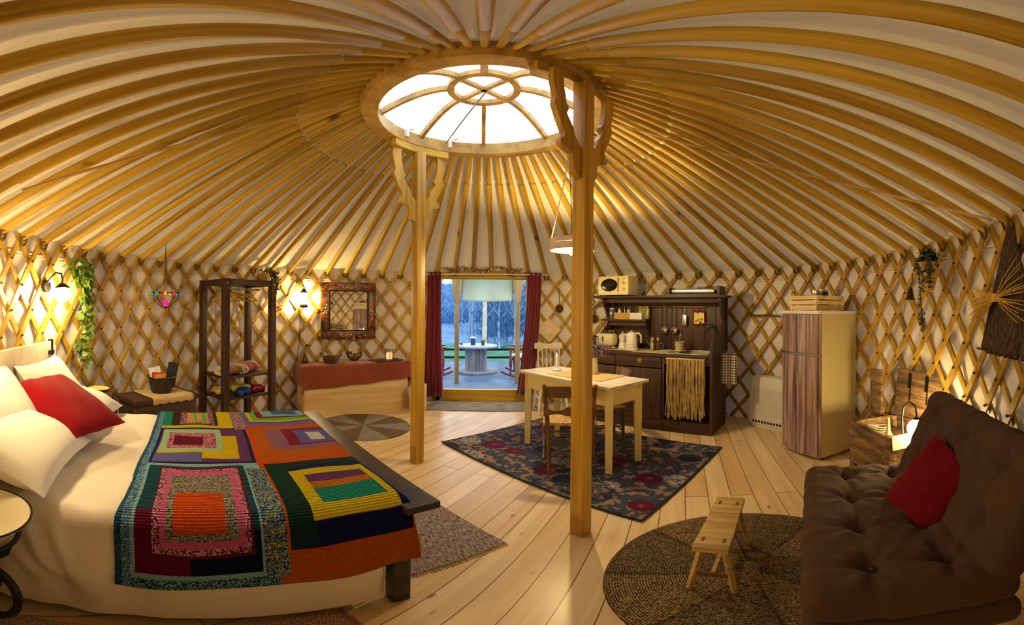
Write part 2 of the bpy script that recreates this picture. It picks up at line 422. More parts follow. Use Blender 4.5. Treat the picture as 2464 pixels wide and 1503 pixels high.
# lattice of crossing slats, two halves beside the door
def lattice(a_from, a_to, s, inset):
    q = MB(); z0, z1 = 0.01, 1.9; turn = 5.37 * DP * s; w, t = .046, .014
    lo, hi = min(a_from, a_to), max(a_from, a_to)
    for k in range(-10, NPOLE + 10):
        top = -pi + k * DP + (PH0 + pi) % DP
        seg = []; NS = 16
        for i in range(NS + 1):
            f = i / NS; a = top - turn * (1 - f); seg.append((a, z0 + (z1 - z0) * f))
        run = [p for p in seg if lo - .012 <= p[0] <= hi + .012]
        if len(run) < 2: continue
        P = [WP(a, z, inset) for a, z in run]
        for i, (p, (a, z)) in enumerate(zip(P, run)):
            pass
        vs = []; fs = []
        for i, p in enumerate(P):
            d = (P[min(i + 1, len(P) - 1)] - P[max(i - 1, 0)]).normalized()
            nrm = Vector((sin(run[i][0]), cos(run[i][0]), 0)); sd = d.cross(nrm).normalized()
            for x, y in ((-1, -1), (1, -1), (1, 1), (-1, 1)): vs.append(p + sd * x * w / 2 + nrm * y * t / 2)
        for i in range(len(P) - 1):
            for j in range(4):
                fs.append((i * 4 + j, i * 4 + (j + 1) % 4, i * 4 + 4 + (j + 1) % 4, i * 4 + 4 + j))
        fs.append((3, 2, 1, 0)); e = (len(P) - 1) * 4; fs.append((e, e + 1, e + 2, e + 3))
        q.add(vs, fs)
    return q
def knots(lo, hi):
    q = MB(); H = 1.89 / 5.37
    for k in range(NPOLE + 2):
        for j in range(12):
            a = -pi + (PH0 + pi) % DP + (k - .5 * (j % 2)) * DP; z = 1.9 - .5 * H * j
            if lo < a < hi and z > .05: q.ball(WP(a, z, .056), .009, 6, 4)
    return q
for (a0, a1, lb) in ((-pi, -DOOR - .01, 'diamond lattice of honey wood slats left of the doorway'), (DOOR + .01, pi, 'diamond lattice of honey wood slats right of the doorway')):
    t = thing('lattice_wall', lb, 'lattice', (0, 0, 0))
    lattice(a0, a1, -1, .022).build('rear_slats', M['slat'], t, smooth=False)
    lattice(a0, a1, 1, .042).build('front_slats', M['slat'], t, smooth=False)
    knots(a0, a1).build('knots', M['dark'], t)

# roof poles
def pole_mesh(L):
    q = MB(); a = .80 * L
    q.tube([(0.0, 0, 0), (.03, 0, 0), (a - .02, 0, 0), (a, 0, 0)], [.026, .0298, .0298, .022], 12, flat=(.95, 1.06))
    q.tube([(a - .05, 0, .004), (a + .005, 0, .003), (a + .03, 0, .0), (L, 0, .002)], [.018, .019, .030, .020], 10, flat=(.8, 1.0))
    return q
L0 = (Vector((0, 3.085, 1.87)) - Vector((0, .845, 2.945))).length
pm = None
PTIE = MB(); PTIE.tube([(.03 * cos(a) * .7 + .015, .036 * sin(a), .01 * sin(2 * a) - .012) for a in [2 * pi * i / 12 for i in range(12)]], .007, 5, closed=True)
PTIE.tube([(.02, -.035, -.01), (-.012, -.03, -.045), (-.02, 0, -.06), (-.012, .03, -.045), (.02, .035, -.01)], .009, 5)
proto = None
for i in range(NPOLE):
    a = PH0 + i * DP
    if a > pi: a -= 2 * pi
    over = abs(a) < DOOR + .02
    p0 = WP(a, 1.945 if over else 1.885, .05); p1 = Vector((.845 * sin(a), CY + .845 * cos(a), 2.945))
    d = p1 - p0; L = d.length; x = d.normalized(); y = Vector((0, 0, 1)).cross(x).normalized(); z = x.cross(y)
    rot = Matrix((x, y, z)).transposed().to_euler()
    lb = 'honey pine roof pole running from lattice top to crown ring'
    if over: lb = 'honey pine roof pole running from door lintel to crown ring'
    if proto is None:
        proto = thing('roof_pole', lb, 'roof pole', p0, group='roof poles over the door' if over else 'roof poles', rot=rot)
        pole_mesh(L0).build('pole', M['pine'], proto, ang=50); PTIE.build('rope_tie', M['walnut'], proto); t = proto
    else:
        t = copy_tree(proto, p0, rot=rot, label=lb)
    t['group'] = 'roof poles over the door' if over else 'roof poles'
    t.scale = (L / L0, 1, 1)
# thin jute rope strung along the poles
q = MB()
def roofpt(a, f): 
    p0 = WP(a, 1.87, .06); p1 = Vector((.86 * sin(a), CY + .86 * cos(a), 2.9)); return p0.lerp(p1, f) + Vector((0, 0, -.035))
q.tube([roofpt(-2.05 - .37 * (i / 24), .96 - .81 * i / 24) for i in range(25)], .009, 6)
tag(q.build('rope', M['rope']), 'thin plaited rope strung under the roof poles left of the crown', 'rope')
q = MB(); q.tube([roofpt(1.75 + .68 * (i / 24), .97 - .93 * i / 24) for i in range(25)], .009, 6)
tag(q.build('rope', M['rope']), 'thin plaited rope strung under the roof poles right of the crown', 'rope')

# ---------------------------------------------------------------- crown
cr = thing('crown_ring', 'round wooden crown ring with eight arched ribs and clear dome in the roof', 'skylight', (0, CY, RING_Z))
q = MB(); q.lathe([(RING_I, 0), (RING_O, 0), (RING_O + .02, .05), (RING_O + .02, .11), (RING_I, .11), (RING_I, 0)], n=96); q.build('rim', M['ringwood'], cr, ang=30)
q = MB(); q.lathe([(.215, .262), (.265, .262), (.265, .302), (.215, .302), (.215, .262)], n=48); q.build('hub_ring', M['ringwood'], cr, ang=30)
def rib(a):
    q = MB(); P = []
    for i in range(11):
        f = i / 10; r = .775 - (.775 - .24) * f; z = .09 + .20 * sin(f * pi / 2); P.append((r * sin(a), r * cos(a), z))
    for i in range(10): q.bar(P[i], P[i + 1], .034, .045)
    return q
for k in range(8): rib(k * pi / 4 + .0).build('rib', M['ringwood'], cr, smooth=False)
for a in (pi / 4, -pi / 4):
    q = MB(); q.bar((-.235 * sin(a), -.235 * cos(a), .275), (.235 * sin(a), .235 * cos(a), .275), .034, .03); q.build('cross_bar', M['ringwood'], cr, smooth=False)
q = MB(); q.grid(lambda u, v: ((.80 - .80 * v) * sin(2 * pi * u), (.80 - .80 * v) * cos(2 * pi * u), .13 + .24 * sin(v * pi / 2)), 48, 10, cu=True); q.build('dome', glassy('dome_pane', (.97, .98, 1), .05), cr)
for a in (-1.03, -.42, 2.6):
    q = MB(); c = Vector((.735 * sin(a), .735 * cos(a), .07)); q.box(c, (.03, .03, .07), rz=-a); q.cyl(c + Vector((0, 0, .03)), c + Vector((.05 * cos(a), -.05 * sin(a), .06)), .012); q.ball(c + Vector((.06 * cos(a), -.06 * sin(a), .065)), .018, 8, 6); q.build('hinge', M['white'], cr)
q = MB(); q.cyl((-.33, .66, .08), (.06, -.06, .29), .007); q.build('prop_rod', M['steel'], cr)
q = MB(); q.bar((0, -.745, .09), (0, -.26, .275), .05, .02); q.lathe([(.0, .0), (.022, .0), (.022, .02), (0, .02)], (0, -.66, .085), 12); q.build('handle_plate', M['ringwood'], cr)

# ---------------------------------------------------------------- the two posts
BR = [(.233, 2.805), (.24, 2.75), (.236, 2.70), (.222, 2.64), (.214, 2.60), (.222, 2.575), (.226, 2.55), (.205, 2.50), (.19, 2.467), (.165, 2.42), (.145, 2.385), (.15, 2.36), (.175, 2.345), (.178, 2.32), (.155, 2.30), (.11, 2.29), (.08, 2.28), (.07, 2.24), (.066, 2.19), (.04, 2.16), (0, 2.14),
      (0, 2.33), (.035, 2.37), (.06, 2.40), (.072, 2.44), (.105, 2.485), (.13, 2.52), (.112, 2.555), (.135, 2.59), (.142, 2.64), (.156, 2.70), (.158, 2.75), (.145, 2.805)]
def post(x, y, label, arcr):
    a = atan2(x, y - CY); t = thing('support_post', label, 'post', (x, y, 0), -a)      # local x runs along the ring, y points outward
    rr_ = hypot(x, y - CY)
    q = MB(); q.box((0, 0, 2.81 / 2), (.088, .088, 2.81), bev=.007); q.build('pole', M['pine_v'], t)
    q = MB(); P = []
    for i in range(9):
        d = -.30 + .60 * i / 8; P.append((arcr * sin(d / arcr), arcr * cos(d / arcr) - rr_, 2.84))
    for i in range(8): q.bar(P[i], P[i + 1], .085, .07)
    q.build('cap_beam', M['pine'], t, smooth=False)
    for s in (-1, 1):
        q = MB(); q.prism([(s * (px + .04), pz) for px, pz in BR][::s], .036, Matrix(((1, 0, 0, 0), (0, 0, -1, .0), (0, 1, 0, 0), (0, 0, 0, 1))) if s == 1 else Matrix(((1, 0, 0, 0), (0, 0, -1, 0), (0, 1, 0, 0), (0, 0, 0, 1))))
        q.build('scroll_bracket', M['pine_v'], t, smooth=False)
post(-.551, 3.384, 'square pine post with scroll brackets beside the doorway and sideboard', .80)
post(.554, 2.157, 'square pine post with scroll brackets standing before the dining table', .83)

# ---------------------------------------------------------------- doorway
dr = bpy.data.objects.new('door_1', None); C.objects.link(dr); dr['kind'] = 'structure'; dr.location = (0, 0, 0)
yd = 5.93
q = MB(); q.box((.02, yd, 1.885), (1.50, .07, .10), bev=.006); q.box((.02, yd - .02, 1.955), (1.56, .06, .05), bev=.006); q.build('lintel', M['pine'], dr)
for x in (-.68, .72):
    q = MB(); q.box((x, yd, .92), (.13, .09, 1.84), bev=.006); q.build('jamb', M['pine_v'], dr)
q = MB(); q.box((.02, yd, .09), (1.44, .09, .18), bev=.008); q.build('threshold', M['pine'], dr)
q = MB(); q.cyl((-.97, 5.71, 1.89), (.93, 5.71, 1.895), .011); q.ball((-.97, 5.71, 1.89), .018); q.ball((.93, 5.71, 1.895), .018)
tag(q.build('curtain_rod', M['whitewood']), 'pale wooden curtain rod over the doorway', 'curtain rod')
def curtain(xt0, xt1, xb0, xb1, zb, label, bulge):
    def fn(u, v):
        e = v ** 1.6; x0 = xt0 + (xb0 - xt0) * e; x1 = xt1 + (xb1 - xt1) * e
        return (x0 + (x1 - x0) * u, 5.695 + .035 * sin(u * 6 * pi + .5 * v) * (.6 + .4 * v) + .006 * sin(v * 9 + u * 7) - .05 * bulge * v, 1.925 + (zb - 1.925) * v)
    q = MB(); q.sheet(fn, 60, 24, .004); return tag(q.build('curtain', M['maroon'], ang=180), label, 'curtain')
curtain(-.79, -.60, -.84, -.555, .10, 'wine red curtain hanging left of the doorway', 0)
curtain(.655, .85, .50, .73, .16, 'wine red curtain swept sideways right of the doorway', 1)
# dried garland over the lintel
q = MB(); P = [(-.62 + 1.25 * i / 30, 5.80 - .02 * sin(i), 1.985 + .035 * cos(i * .62) - .03 * (1 if 8 < i < 14 else 0)) for i in range(31)]
g = thing('dried_garland', 'garland of dried flowers draped on the door lintel', 'garland', (0, 0, 0))
q.tube(P, .008, 6); q.build('twig', M['wicker'], g)
q = MB()
for i in range(420):
    p = Vector(P[random.randrange(31)]) + Vector((random.uniform(-.03, .03), random.uniform(-.035, .02), random.uniform(-.03, .03)))
    d = Vector((random.gauss(0, 1), random.gauss(0, 1), random.gauss(0, 1))).normalized() * .03; e = d.orthogonal().normalized() * .013
    q.cur = i % 3; q.add([p - d, p + e, p + d, p - e], [(0, 1, 2, 3)])
q.build('petals', [plain('dried_petal', '#e0cfa8', .9), plain('dried_leaf', '#a8894e', .9), plain('dried_bud', '#a06a52', .9)], g, smooth=False)

# ================================================================ OUTSIDE
m, nt, b = newmat('weathered_deck'); b.inputs['Roughness'].default_value = .6
n = N(nt, 'TexNoise', Scale=3.0, Detail=6.0); nt.links.new(coords(nt, (1, .5, 1), False), n.inputs['Vector'])
nt.links.new(ramp(nt, n.outputs[0], [(.3, '#223a54'), (.7, '#456486')]), b.inputs['Base Color']); M['deck'] = m
q = MB(); q.box((0, 8.35, -.07), (7, 4.6, .1)); struct(q.build('deck_floor', M['deck'], smooth=False), 'weathered blue grey porch deck')
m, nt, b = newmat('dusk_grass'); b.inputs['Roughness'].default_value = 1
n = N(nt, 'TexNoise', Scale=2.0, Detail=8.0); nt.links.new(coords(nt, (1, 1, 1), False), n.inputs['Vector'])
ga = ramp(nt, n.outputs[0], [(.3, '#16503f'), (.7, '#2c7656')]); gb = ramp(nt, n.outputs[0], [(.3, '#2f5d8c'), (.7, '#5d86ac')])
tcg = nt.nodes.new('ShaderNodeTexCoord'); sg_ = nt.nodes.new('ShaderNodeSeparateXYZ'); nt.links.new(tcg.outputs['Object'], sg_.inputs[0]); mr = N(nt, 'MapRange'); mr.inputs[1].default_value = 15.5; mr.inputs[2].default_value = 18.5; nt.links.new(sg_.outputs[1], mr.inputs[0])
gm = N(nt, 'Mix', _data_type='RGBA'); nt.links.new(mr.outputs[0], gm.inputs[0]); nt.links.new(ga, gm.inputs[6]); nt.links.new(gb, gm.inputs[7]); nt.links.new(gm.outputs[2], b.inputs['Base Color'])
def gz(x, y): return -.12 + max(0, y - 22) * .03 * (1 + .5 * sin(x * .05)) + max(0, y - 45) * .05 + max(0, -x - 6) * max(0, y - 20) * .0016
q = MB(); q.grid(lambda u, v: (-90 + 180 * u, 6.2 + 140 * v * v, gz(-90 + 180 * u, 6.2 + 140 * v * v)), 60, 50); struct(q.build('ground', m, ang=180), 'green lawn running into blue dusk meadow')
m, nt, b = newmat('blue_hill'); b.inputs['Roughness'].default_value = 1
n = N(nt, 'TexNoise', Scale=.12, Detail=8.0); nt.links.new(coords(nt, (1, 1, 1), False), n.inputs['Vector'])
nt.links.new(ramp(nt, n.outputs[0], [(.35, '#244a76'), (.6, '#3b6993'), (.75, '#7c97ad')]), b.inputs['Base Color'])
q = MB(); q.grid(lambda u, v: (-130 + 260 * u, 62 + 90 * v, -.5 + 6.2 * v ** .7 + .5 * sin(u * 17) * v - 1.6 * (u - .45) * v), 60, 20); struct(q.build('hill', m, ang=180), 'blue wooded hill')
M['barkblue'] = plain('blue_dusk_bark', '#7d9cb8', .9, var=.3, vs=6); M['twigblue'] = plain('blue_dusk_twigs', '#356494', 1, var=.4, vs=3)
def tree(hh, seed):
    random.seed(seed); t = thing('bare_tree', 'slender bare tree in the blue dusk beyond the lawn', 'tree', group='bare trees beyond the lawn')
    q = MB(); q.tube([(0, 0, 0), (.04, 0, hh * .4), (-.03, .02, hh * .75), (0, 0, hh)], [.06, .05, .03, .012], 6)
    for i in range(16):
        z = hh * random.uniform(.25, .95); a = random.uniform(0, 6.28); l = (hh - z) * .35 + .25
        q.tube([(0, 0, z), (l * .5 * cos(a), l * .5 * sin(a), z + l * .5), (l * .8 * cos(a), l * .8 * sin(a), z + l * 1.1)], [.02, .012, .005], 4)
    q.build('trunk', M['barkblue'], t)
    q = MB()
    for i in range(420):
        z = hh * random.uniform(.12, 1.02); a = random.uniform(0, 6.28); r = random.uniform(.05, .75) * (1.1 - z / hh * .7)
        p = Vector((r * cos(a), r * sin(a), z)); d = Vector((cos(a) * .3, sin(a) * .3, random.uniform(.3, 1))).normalized() * random.uniform(.08, .2); e = d.orthogonal().normalized() * .012
        q.add([p - d, p + e, p + d, p - e], [(0, 1, 2, 3)])
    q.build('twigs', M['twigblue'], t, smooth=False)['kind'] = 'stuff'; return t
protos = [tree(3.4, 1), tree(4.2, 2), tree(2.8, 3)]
random.seed(11); first = [True] * 3
for i in range(54):
    d = random.uniform(15, 30); az = random.uniform(.005, .15) if i % 5 else random.uniform(-.12, .0); x = d * sin(az); y = d * cos(az); k = i % 3
    if first[k]: protos[k].location = (x, y, gz(x, y) - .05); first[k] = False
    else: copy_tree(protos[k], (x, y, gz(x, y) - .05), random.uniform(0, 6))
q = MB(); random.seed(5)
for i in range(170):
    d = random.uniform(33, 52); az = random.uniform(-.16, .2); x, y = d * sin(az), d * cos(az)
    r = random.uniform(.6, 1.3) * (d / 26); q.ball((x, y, gz(x, y) + r * .5), r, 10, 7, (1, 1, random.uniform(.8, 1.4)))
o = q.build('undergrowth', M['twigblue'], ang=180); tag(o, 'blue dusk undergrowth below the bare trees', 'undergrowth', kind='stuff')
# tall bare pole among the trees
q = MB(); q.tube([(.085, 13.6, -.1), (.09, 13.6, 1.5), (.08, 13.6, 4.2)], [.085, .075, .06], 10); tag(q.build('tree_trunk', plain('pale_trunk', '#b3a79c', .9, var=.2)), 'tall pale tree trunk behind the cable spool table', 'tree')
# fence on the lawn
f = thing('garden_fence', 'low dark rail fence on the lawn behind the spool table', 'fence', (0, 10.9, -.12))
for z in (.16, .38):
    q = MB(); q.bar((-1.6, 0, z), (2.2, 0, z + .03), .03, .06); q.build('rail', M['iron'], f)
for x in (-1.4, -.66, .1, .9, 1.8):
    q = MB(); q.box((x, .04, .24), (.06, .06, .48)); q.build('fence_post', M['iron'], f)
# porch frame
pw = wood('porch_pine', '#6a542c', '#8c7040', 2, 12, .8, .6)
def porch(x, y, label):
    t = thing('porch_post', label, 'post', (x, y, -.02)); q = MB(); q.box((0, 0, 1.03), (.085, .085, 2.06), bev=.006); q.build('pole', pw, t)
    q = MB(); q.prism([(-.045, 1.52), (.045, 1.52), (.085, 1.80), (.10, 1.98), (-.10, 1.98), (-.085, 1.80)], .10, Matrix(((1, 0, 0, 0), (0, 0, -1, 0), (0, 1, 0, 0), (0, 0, 0, 1)))); q.build('flared_head', pw, t, smooth=False)
porch(-.475, 7.48, 'flared porch post outside the doorway, left of the spool table')
porch(.665, 7.46, 'flared porch post outside the doorway, in front of the red rocking chair')
q = MB(); q.box((.1, 7.47, 2.10), (2.6, .1, .12)); tag(q.build('porch_beam', pw, smooth=False), 'timber beam across the porch posts', 'beam')
q = MB(); q.sheet(lambda u, v: (-.38 + .95 * u, 7.50 + .03 * sin(u * 11) * v + .05 * sin(v * 3), 2.05 - .50 * v - .02 * sin(u * pi)), 40, 14, .004)
tag(q.build('rolled_awning', cloth('pale_awning', '#93a08c', .08, 100), ang=180), 'pale green canvas awning slung between the porch posts', 'awning')
# cable spool table
sp = thing('spool_table', 'wooden cable spool used as a table on the porch', 'table', (-.13, 8.85, -.02)); gw = wood('grey_spool_wood', '#4f5560', '#80868e', 2, 16, 1, .7)
q = MB(); q.lathe([(0, .56), (.46, .56), (.47, .59), (.46, .61), (0, .61)], n=40); q.build('tabletop', plain('frosted_board', '#8794a4', .5, var=.1), sp)
q = MB(); q.lathe([(0, 0), (.47, 0), (.48, .03), (.47, .05), (0, .05)], n=40); q.build('base_disc', gw, sp)
q = MB()
for k in range(18):
    a = 2 * pi * k / 18; q.box((.235 * cos(a), .235 * sin(a), .305), (.022, .078, .51), rz=a, bev=.004)
q.build('staves', gw, sp, smooth=False)
l = thing('lantern', 'dark blue lantern with white lid on the spool table', 'lantern', (-.2, 8.8, .59))
q = MB(); q.box((0, 0, .08), (.1, .1, .15), bev=.01); q.build('case', plain('dark_blue_tin', '#1d2f4e', .4), l); q = MB(); q.lathe([(0, .19), (.065, .17), (.065, .155), (0, .155)]); q.build('lid', M['white'], l)
l = thing('plant_pot', 'tiny green plant in a pot on the spool table', 'plant', (.02, 8.75, .59)); q = MB(); q.lathe([(.03, 0), (.04, .06), (0, .06)]); q.build('pot', M['dark'], l)
q = MB()
for i in range(30):
    a = i * 2.4; p = Vector((.02 * cos(a), .02 * sin(a), .06)); e = Vector((.07 * cos(a), .07 * sin(a), .06 + .1 * (i % 5) / 5)); w_ = Vector((-sin(a), cos(a), 0)) * .012; q.add([p, (p + e) / 2 + w_, e, (p + e) / 2 - w_], [(0, 1, 2, 3)])
q.build('leaves', M['leaf'], l, smooth=False)
q = MB(); q.lathe([(0, 0), (.035, .01), (.04, .04), (.03, .05), (0, .05)]); tag(q.build('cup', plain('red_enamel', '#7c1c26', .3), loc=(-.46, 8.8, .59)), 'small red cup on the spool table', 'cup')
# rocking chairs
def rocker(x, y, rz, label):
    t = thing('rocking_chair', label, 'rocking chair', (x, y, -.02), rz); rw = M['redwood']
    for s in (-.28, .28):
        q = MB(); q.tube([(-.42 + .84 * i / 12, s, .02 + .11 * ((i - 6) / 6) ** 2) for i in range(13)], .022, 8); q.build('rocker', rw, t)
        q = MB(); q.tube([(.22, s, .05), (.22, s, .2), (.22, s, .24), (.22, s, .42), (.22, s, .47), (.22, s, .60)], [.02, .02, .032, .034, .02, .026], 10); q.build('leg', rw, t)
        q = MB(); q.tube([(-.24, s, .06), (-.26, s, .5), (-.40, s, 1.05)], [.022, .022, .018], 8); q.build('leg', rw, t)
        q = MB(); q.box((0, s, .615), (.58, .08, .03), bev=.01); q.build('armrest', rw, t)
    q = MB(); q.box((0, 0, .38), (.5, .52, .04), bev=.01); q.build('seat', rw, t)
    for i in range(6):
        yy = -.2 + .08 * i; q = MB(); q.cyl((-.25, yy, .42), (-.39, yy, 1.0), .01, n=6); q.build('back_spindle', rw, t)
    q = MB(); q.box((-.4, 0, 1.03), (.03, .56, .1), bev=.01); q.build('backrest', rw, t)
    q = MB(); q.rbox((.46, .48, .07), .03, (8, 8, 3), c=(0, 0, .435)); q.build('seat_cushion', M['check'], t)
M['redwood'] = plain('red_brown_paint', '#5a2426', .4, var=.15)
m, nt, b = newmat('red_check'); ck = N(nt, 'TexChecker', Scale=22.0); ck.inputs[1].default_value = (*lin('#8c1d33'), 1); ck.inputs[2].default_value = (*lin('#d9c9d0'), 1); nt.links.new(coords(nt, (1, 1, 1), False), ck.inputs[0]); nt.links.new(ck.outputs[0], b.inputs['Base Color']); M['check'] = m
rocker(.86, 8.3, pi * .93, 'red rocking chair with checked cushion right of the spool table')
rocker(-1.05, 8.3, .15, 'red rocking chair left of the spool table, mostly hidden by the curtain')
# ================================================================ BED CORNER
BL = Vector((-.31, 1.53, 0)); BRZ = atan2(.65, .76)           # bed frame: x to the foot, y to the far side
bed = thing('bed', 'double bed with whitewashed headboard and black stained foot rail', 'bed', BL, BRZ)
m, nt, b = newmat('chipped_white_paint'); b.inputs['Roughness'].default_value = .6
n = N(nt, 'TexNoise', Scale=14.0, Detail=6.0, Roughness=.7); nt.links.new(coords(nt, (1, 1, .6), False), n.inputs['Vector'])
nt.links.new(ramp(nt, n.outputs[0], [(.33, '#6f5a3c'), (.37, '#cdbfa6'), (.7, '#ded2bd')]), b.inputs['Base Color']); bump(nt, b, n.outputs[0], .2); M['chipped'] = m
HB = -1.875
hb = MB(); hb.box((HB, .75, .52), (.035, 1.42, .92), bev=.004); h = hb.build('headboard', M['chipped'], bed)
q = MB(); q.box((HB, .75, 1.06), (.042, 1.50, .155), bev=.006); q.build('top_rail', M['chipped'], bed)
for y in (.03, 1.47):
    q = MB(); q.box((HB, y, .55), (.055, .07, 1.10), bev=.005); q.build('headboard_post', M['chipped'], bed)
q = MB(); q.box((HB + .012, 1.40, 1.055), (.05, .09, .03), bev=.004); q.box((HB + .012, 1.425, 1.10), (.03, .03, .10)); q.build('iron_bracket', M['iron'], bed)
for y in (.02, 1.48):
    q = MB(); q.box((.0, y, .28), (.075, .075, .56), bev=.005); q.build('leg', M['darkblue'], bed)
q = MB(); q.box((.055, .745, .565), (.15, 1.66, .035), bev=.006); q.build('foot_rail', M['darkblue'], bed)
q = MB(); q.box((0.0, .75, .40), (.03, 1.40, .22), bev=.004); q.build('footboard', M['darkblue'], bed)
q = MB(); q.box((-.95, .75, .20), (1.8, 1.36, .14), bev=.004); q.build('bed_base', M['dark'], bed)

def smooth(a, b, x):
    x = max(0, min(1, (x - a) / (b - a))); return x * x * (3 - 2 * x)
def prof(s, L, over0, over1, r, flare=.0):
    """arc-length profile of cloth over a flat top 0..L that hangs over0/over1 at the ends: returns (pos, drop)"""
    tot = over0 + L + over1; d = s * tot - over0
    def edge(e):                          # e>0 past the edge
        a = e + r
        if a <= 0: return None
        q_ = r * pi / 2
        if a < q_: return (-r + r * sin(a / r), r - r * cos(a / r))
        return (0 + flare * (a - q_), r + (a - q_))
    if d < r:
        k = edge(-d)
        if k: return (-k[0], k[1])
    if d > L - r:
        k = edge(d - L)
        if k: return (L + k[0], k[1])
    return (d, 0.0)
TOP = .60
# cream duvet hanging almost to the floor
def duvet(u, v):
    x, dz1 = prof(u, 1.74, 0.02, .50, .06); x -= 1.83
    y, dz2 = prof(v, 1.56, .52, .40, .07, .02); y -= .03
    dz = max(dz1, dz2)
    near = smooth(.12, .5, dz2) if v < .5 else 0
    wr = .012 * sin(x * 9 + 2 * sin(y * 4)) * sin(y * 7 + x * 3) * (1 if dz < .02 else .6)
    fold = near * (.12 + .88 * (1 - smooth(-1.15, -.8, x))) * (1 - .75 * smooth(.36, .53, dz2)) * (.024 * sin(x * 15 + 1.8 * sin(x * 6)) + .014 * sin(x * 33 + 2 * sin(x * 9)))
    z = TOP - dz * .98 + (wr * .8 if dz < .05 else 0) + (.006 * sin(x * 26 + y * 11) * sin(y * 19 - x * 8) if dz < .05 and x < -1.0 else 0)
    # drooping bulge of folds near the head
    if v < .5 and dz2 > 0:
        for k, (xa, sl, am) in enumerate(((-1.58, .75, .030), (-1.43, .60, .034), (-1.30, .40, .026), (-1.66, .25, .02))):
            fold -= am * exp(-((x - xa - sl * dz2) / .022) ** 2) * smooth(.03, .12, dz2) * (1 - smooth(.24, .40, dz2)) * -1
    d = exp(-((x + 1.25) / .22) ** 2) * smooth(.02, .2, dz2) * (1 - smooth(.28, .42, dz2)) * (1 if v < .5 else 0)
    return (x + .01 * sin(z * 14) * near, y - fold - .035 * d - near * .02 * sin(dz2 * 9), max(z, .05))
q = MB(); q.grid(duvet, 110, 110)
o = q.build('duvet', M['duvet'], ang=180, loc=BL, rz=BRZ); tag(o, 'cream white duvet covering the double bed down to the floor', 'duvet')

# crochet blanket of six squares
HEX = {k: lin(v) for k, v in dict(navy='#141a5c', ink='#0d1430', teal='#0f4a5c', blue='#3f6fa8', sky='#8fc0d8', orange='#e0560c', amber='#c9781e', yellow='#ecc71a', green='#0c3a32', jade='#128a7c',
      lime='#63c83a', maroon='#6b0f3a', wine='#8e1c3c', pink='#e064a8', rose='#e8a8c0', mint='#a8d8b4', grey='#b8b0a4', dkgrey='#5d5a58', purple='#6a3a78', mauve='#9a6888', lav='#6a6cb0', salmon='#f0a078', brown='#3a2a1c', white='#e8e4ea', black='#151418').items()}
def spk(a, b, p, r): return tuple(min(1, x * 1.15) for x in (HEX[a] if r < p else HEX[b]))
rb = random.Random(3); RND = [[rb.random() for _ in range(400)] for _ in range(400)]
def rings(x, y, lst):
    """lst: (l, r, t, b, colour or (c1,c2)) insets from outside in; x to the foot, y toward the near side"""
    c = lst[0][4]
    for l, r, t, bt, col in lst:
        if l <= x <= 1 - r and t <= y <= 1 - bt: c = col
    return c
CELL = {}
CELL[0, 0] = [(0, 0, 0, 0, 'yellow'), (0, .2, 0, .12, 'jade'), (.13, .2, 0, .12, 'brown'), (.26, .25, 0, .16, ('black', 'rose')), (.36, .33, 0, .26, 'salmon'), (.46, .36, 0, .30, 'lime'), (.50, .42, 0, .36, 'salmon')]
CELL[1, 0] = [(0, 0, 0, 0, 'mauve'), (.02, 0, 0, .12, 'lav'), (.08, .02, 0, .25, 'yellow'), (.13, .05, 0, .32, 'lime'), (.2, .1, 0, .45, 'wine'), (.28, .16, 0, .52, 'sky'), (.42, .25, 0, .6, 'blue')]
CELL[0, 1] = [(0, 0, 0, 0, 'navy'), (.03, .03, .03, .04, 'purple'), (.03, .5, .6, .05, 'lav'), (.5, .14, .3, .12, 'yellow'), (.05, .3, .08, .26, 'yellow'), (.05, .3, .06, .31, 'mint'), (.12, .36, .17, .38, ('rose', 'wine')), (.18, .5, .27, .46, 'maroon')]
CELL[1, 1] = [(0, 0, 0, 0, 'orange'), (.05, .04, .05, .06, ('amber', 'orange')), (.2, .06, .1, .28, 'mauve'), (.38, .08, .12, .38, 'wine'), (.5, .1, .18, .42, 'lav'), (.62, .22, .26, .5, 'white')]
CELL[0, 2] = [(0, 0, 0, 0, 'sky'), (.03, .02, .04, .03, 'teal'), (.03, .55, .60, .03, 'maroon'), (.45, .02, .72, .03, 'ink'), (.15, .07, .06, .13, 'maroon'), (.17, .09, .08, .15, ('rose', 'maroon')), (.23, .13, .12, .19, 'pink'), (.27, .18, .17, .23, ('grey', 'dkgrey')), (.33, .27, .42, .27, 'orange')]
CELL[1, 2] = [(0, 0, 0, 0, ('amber', 'orange')), (0, .03, 0, .13, 'orange'), (.03, .07, .02, .15, 'green'), (.22, .06, .10, .15, 'navy'), (.2, .16, .16, .30, 'yellow'), (.3, .22, .24, .40, 'jade'), (.3, .22, .24, .58, 'amber'), (.3, .22, .24, .66, 'purple')]
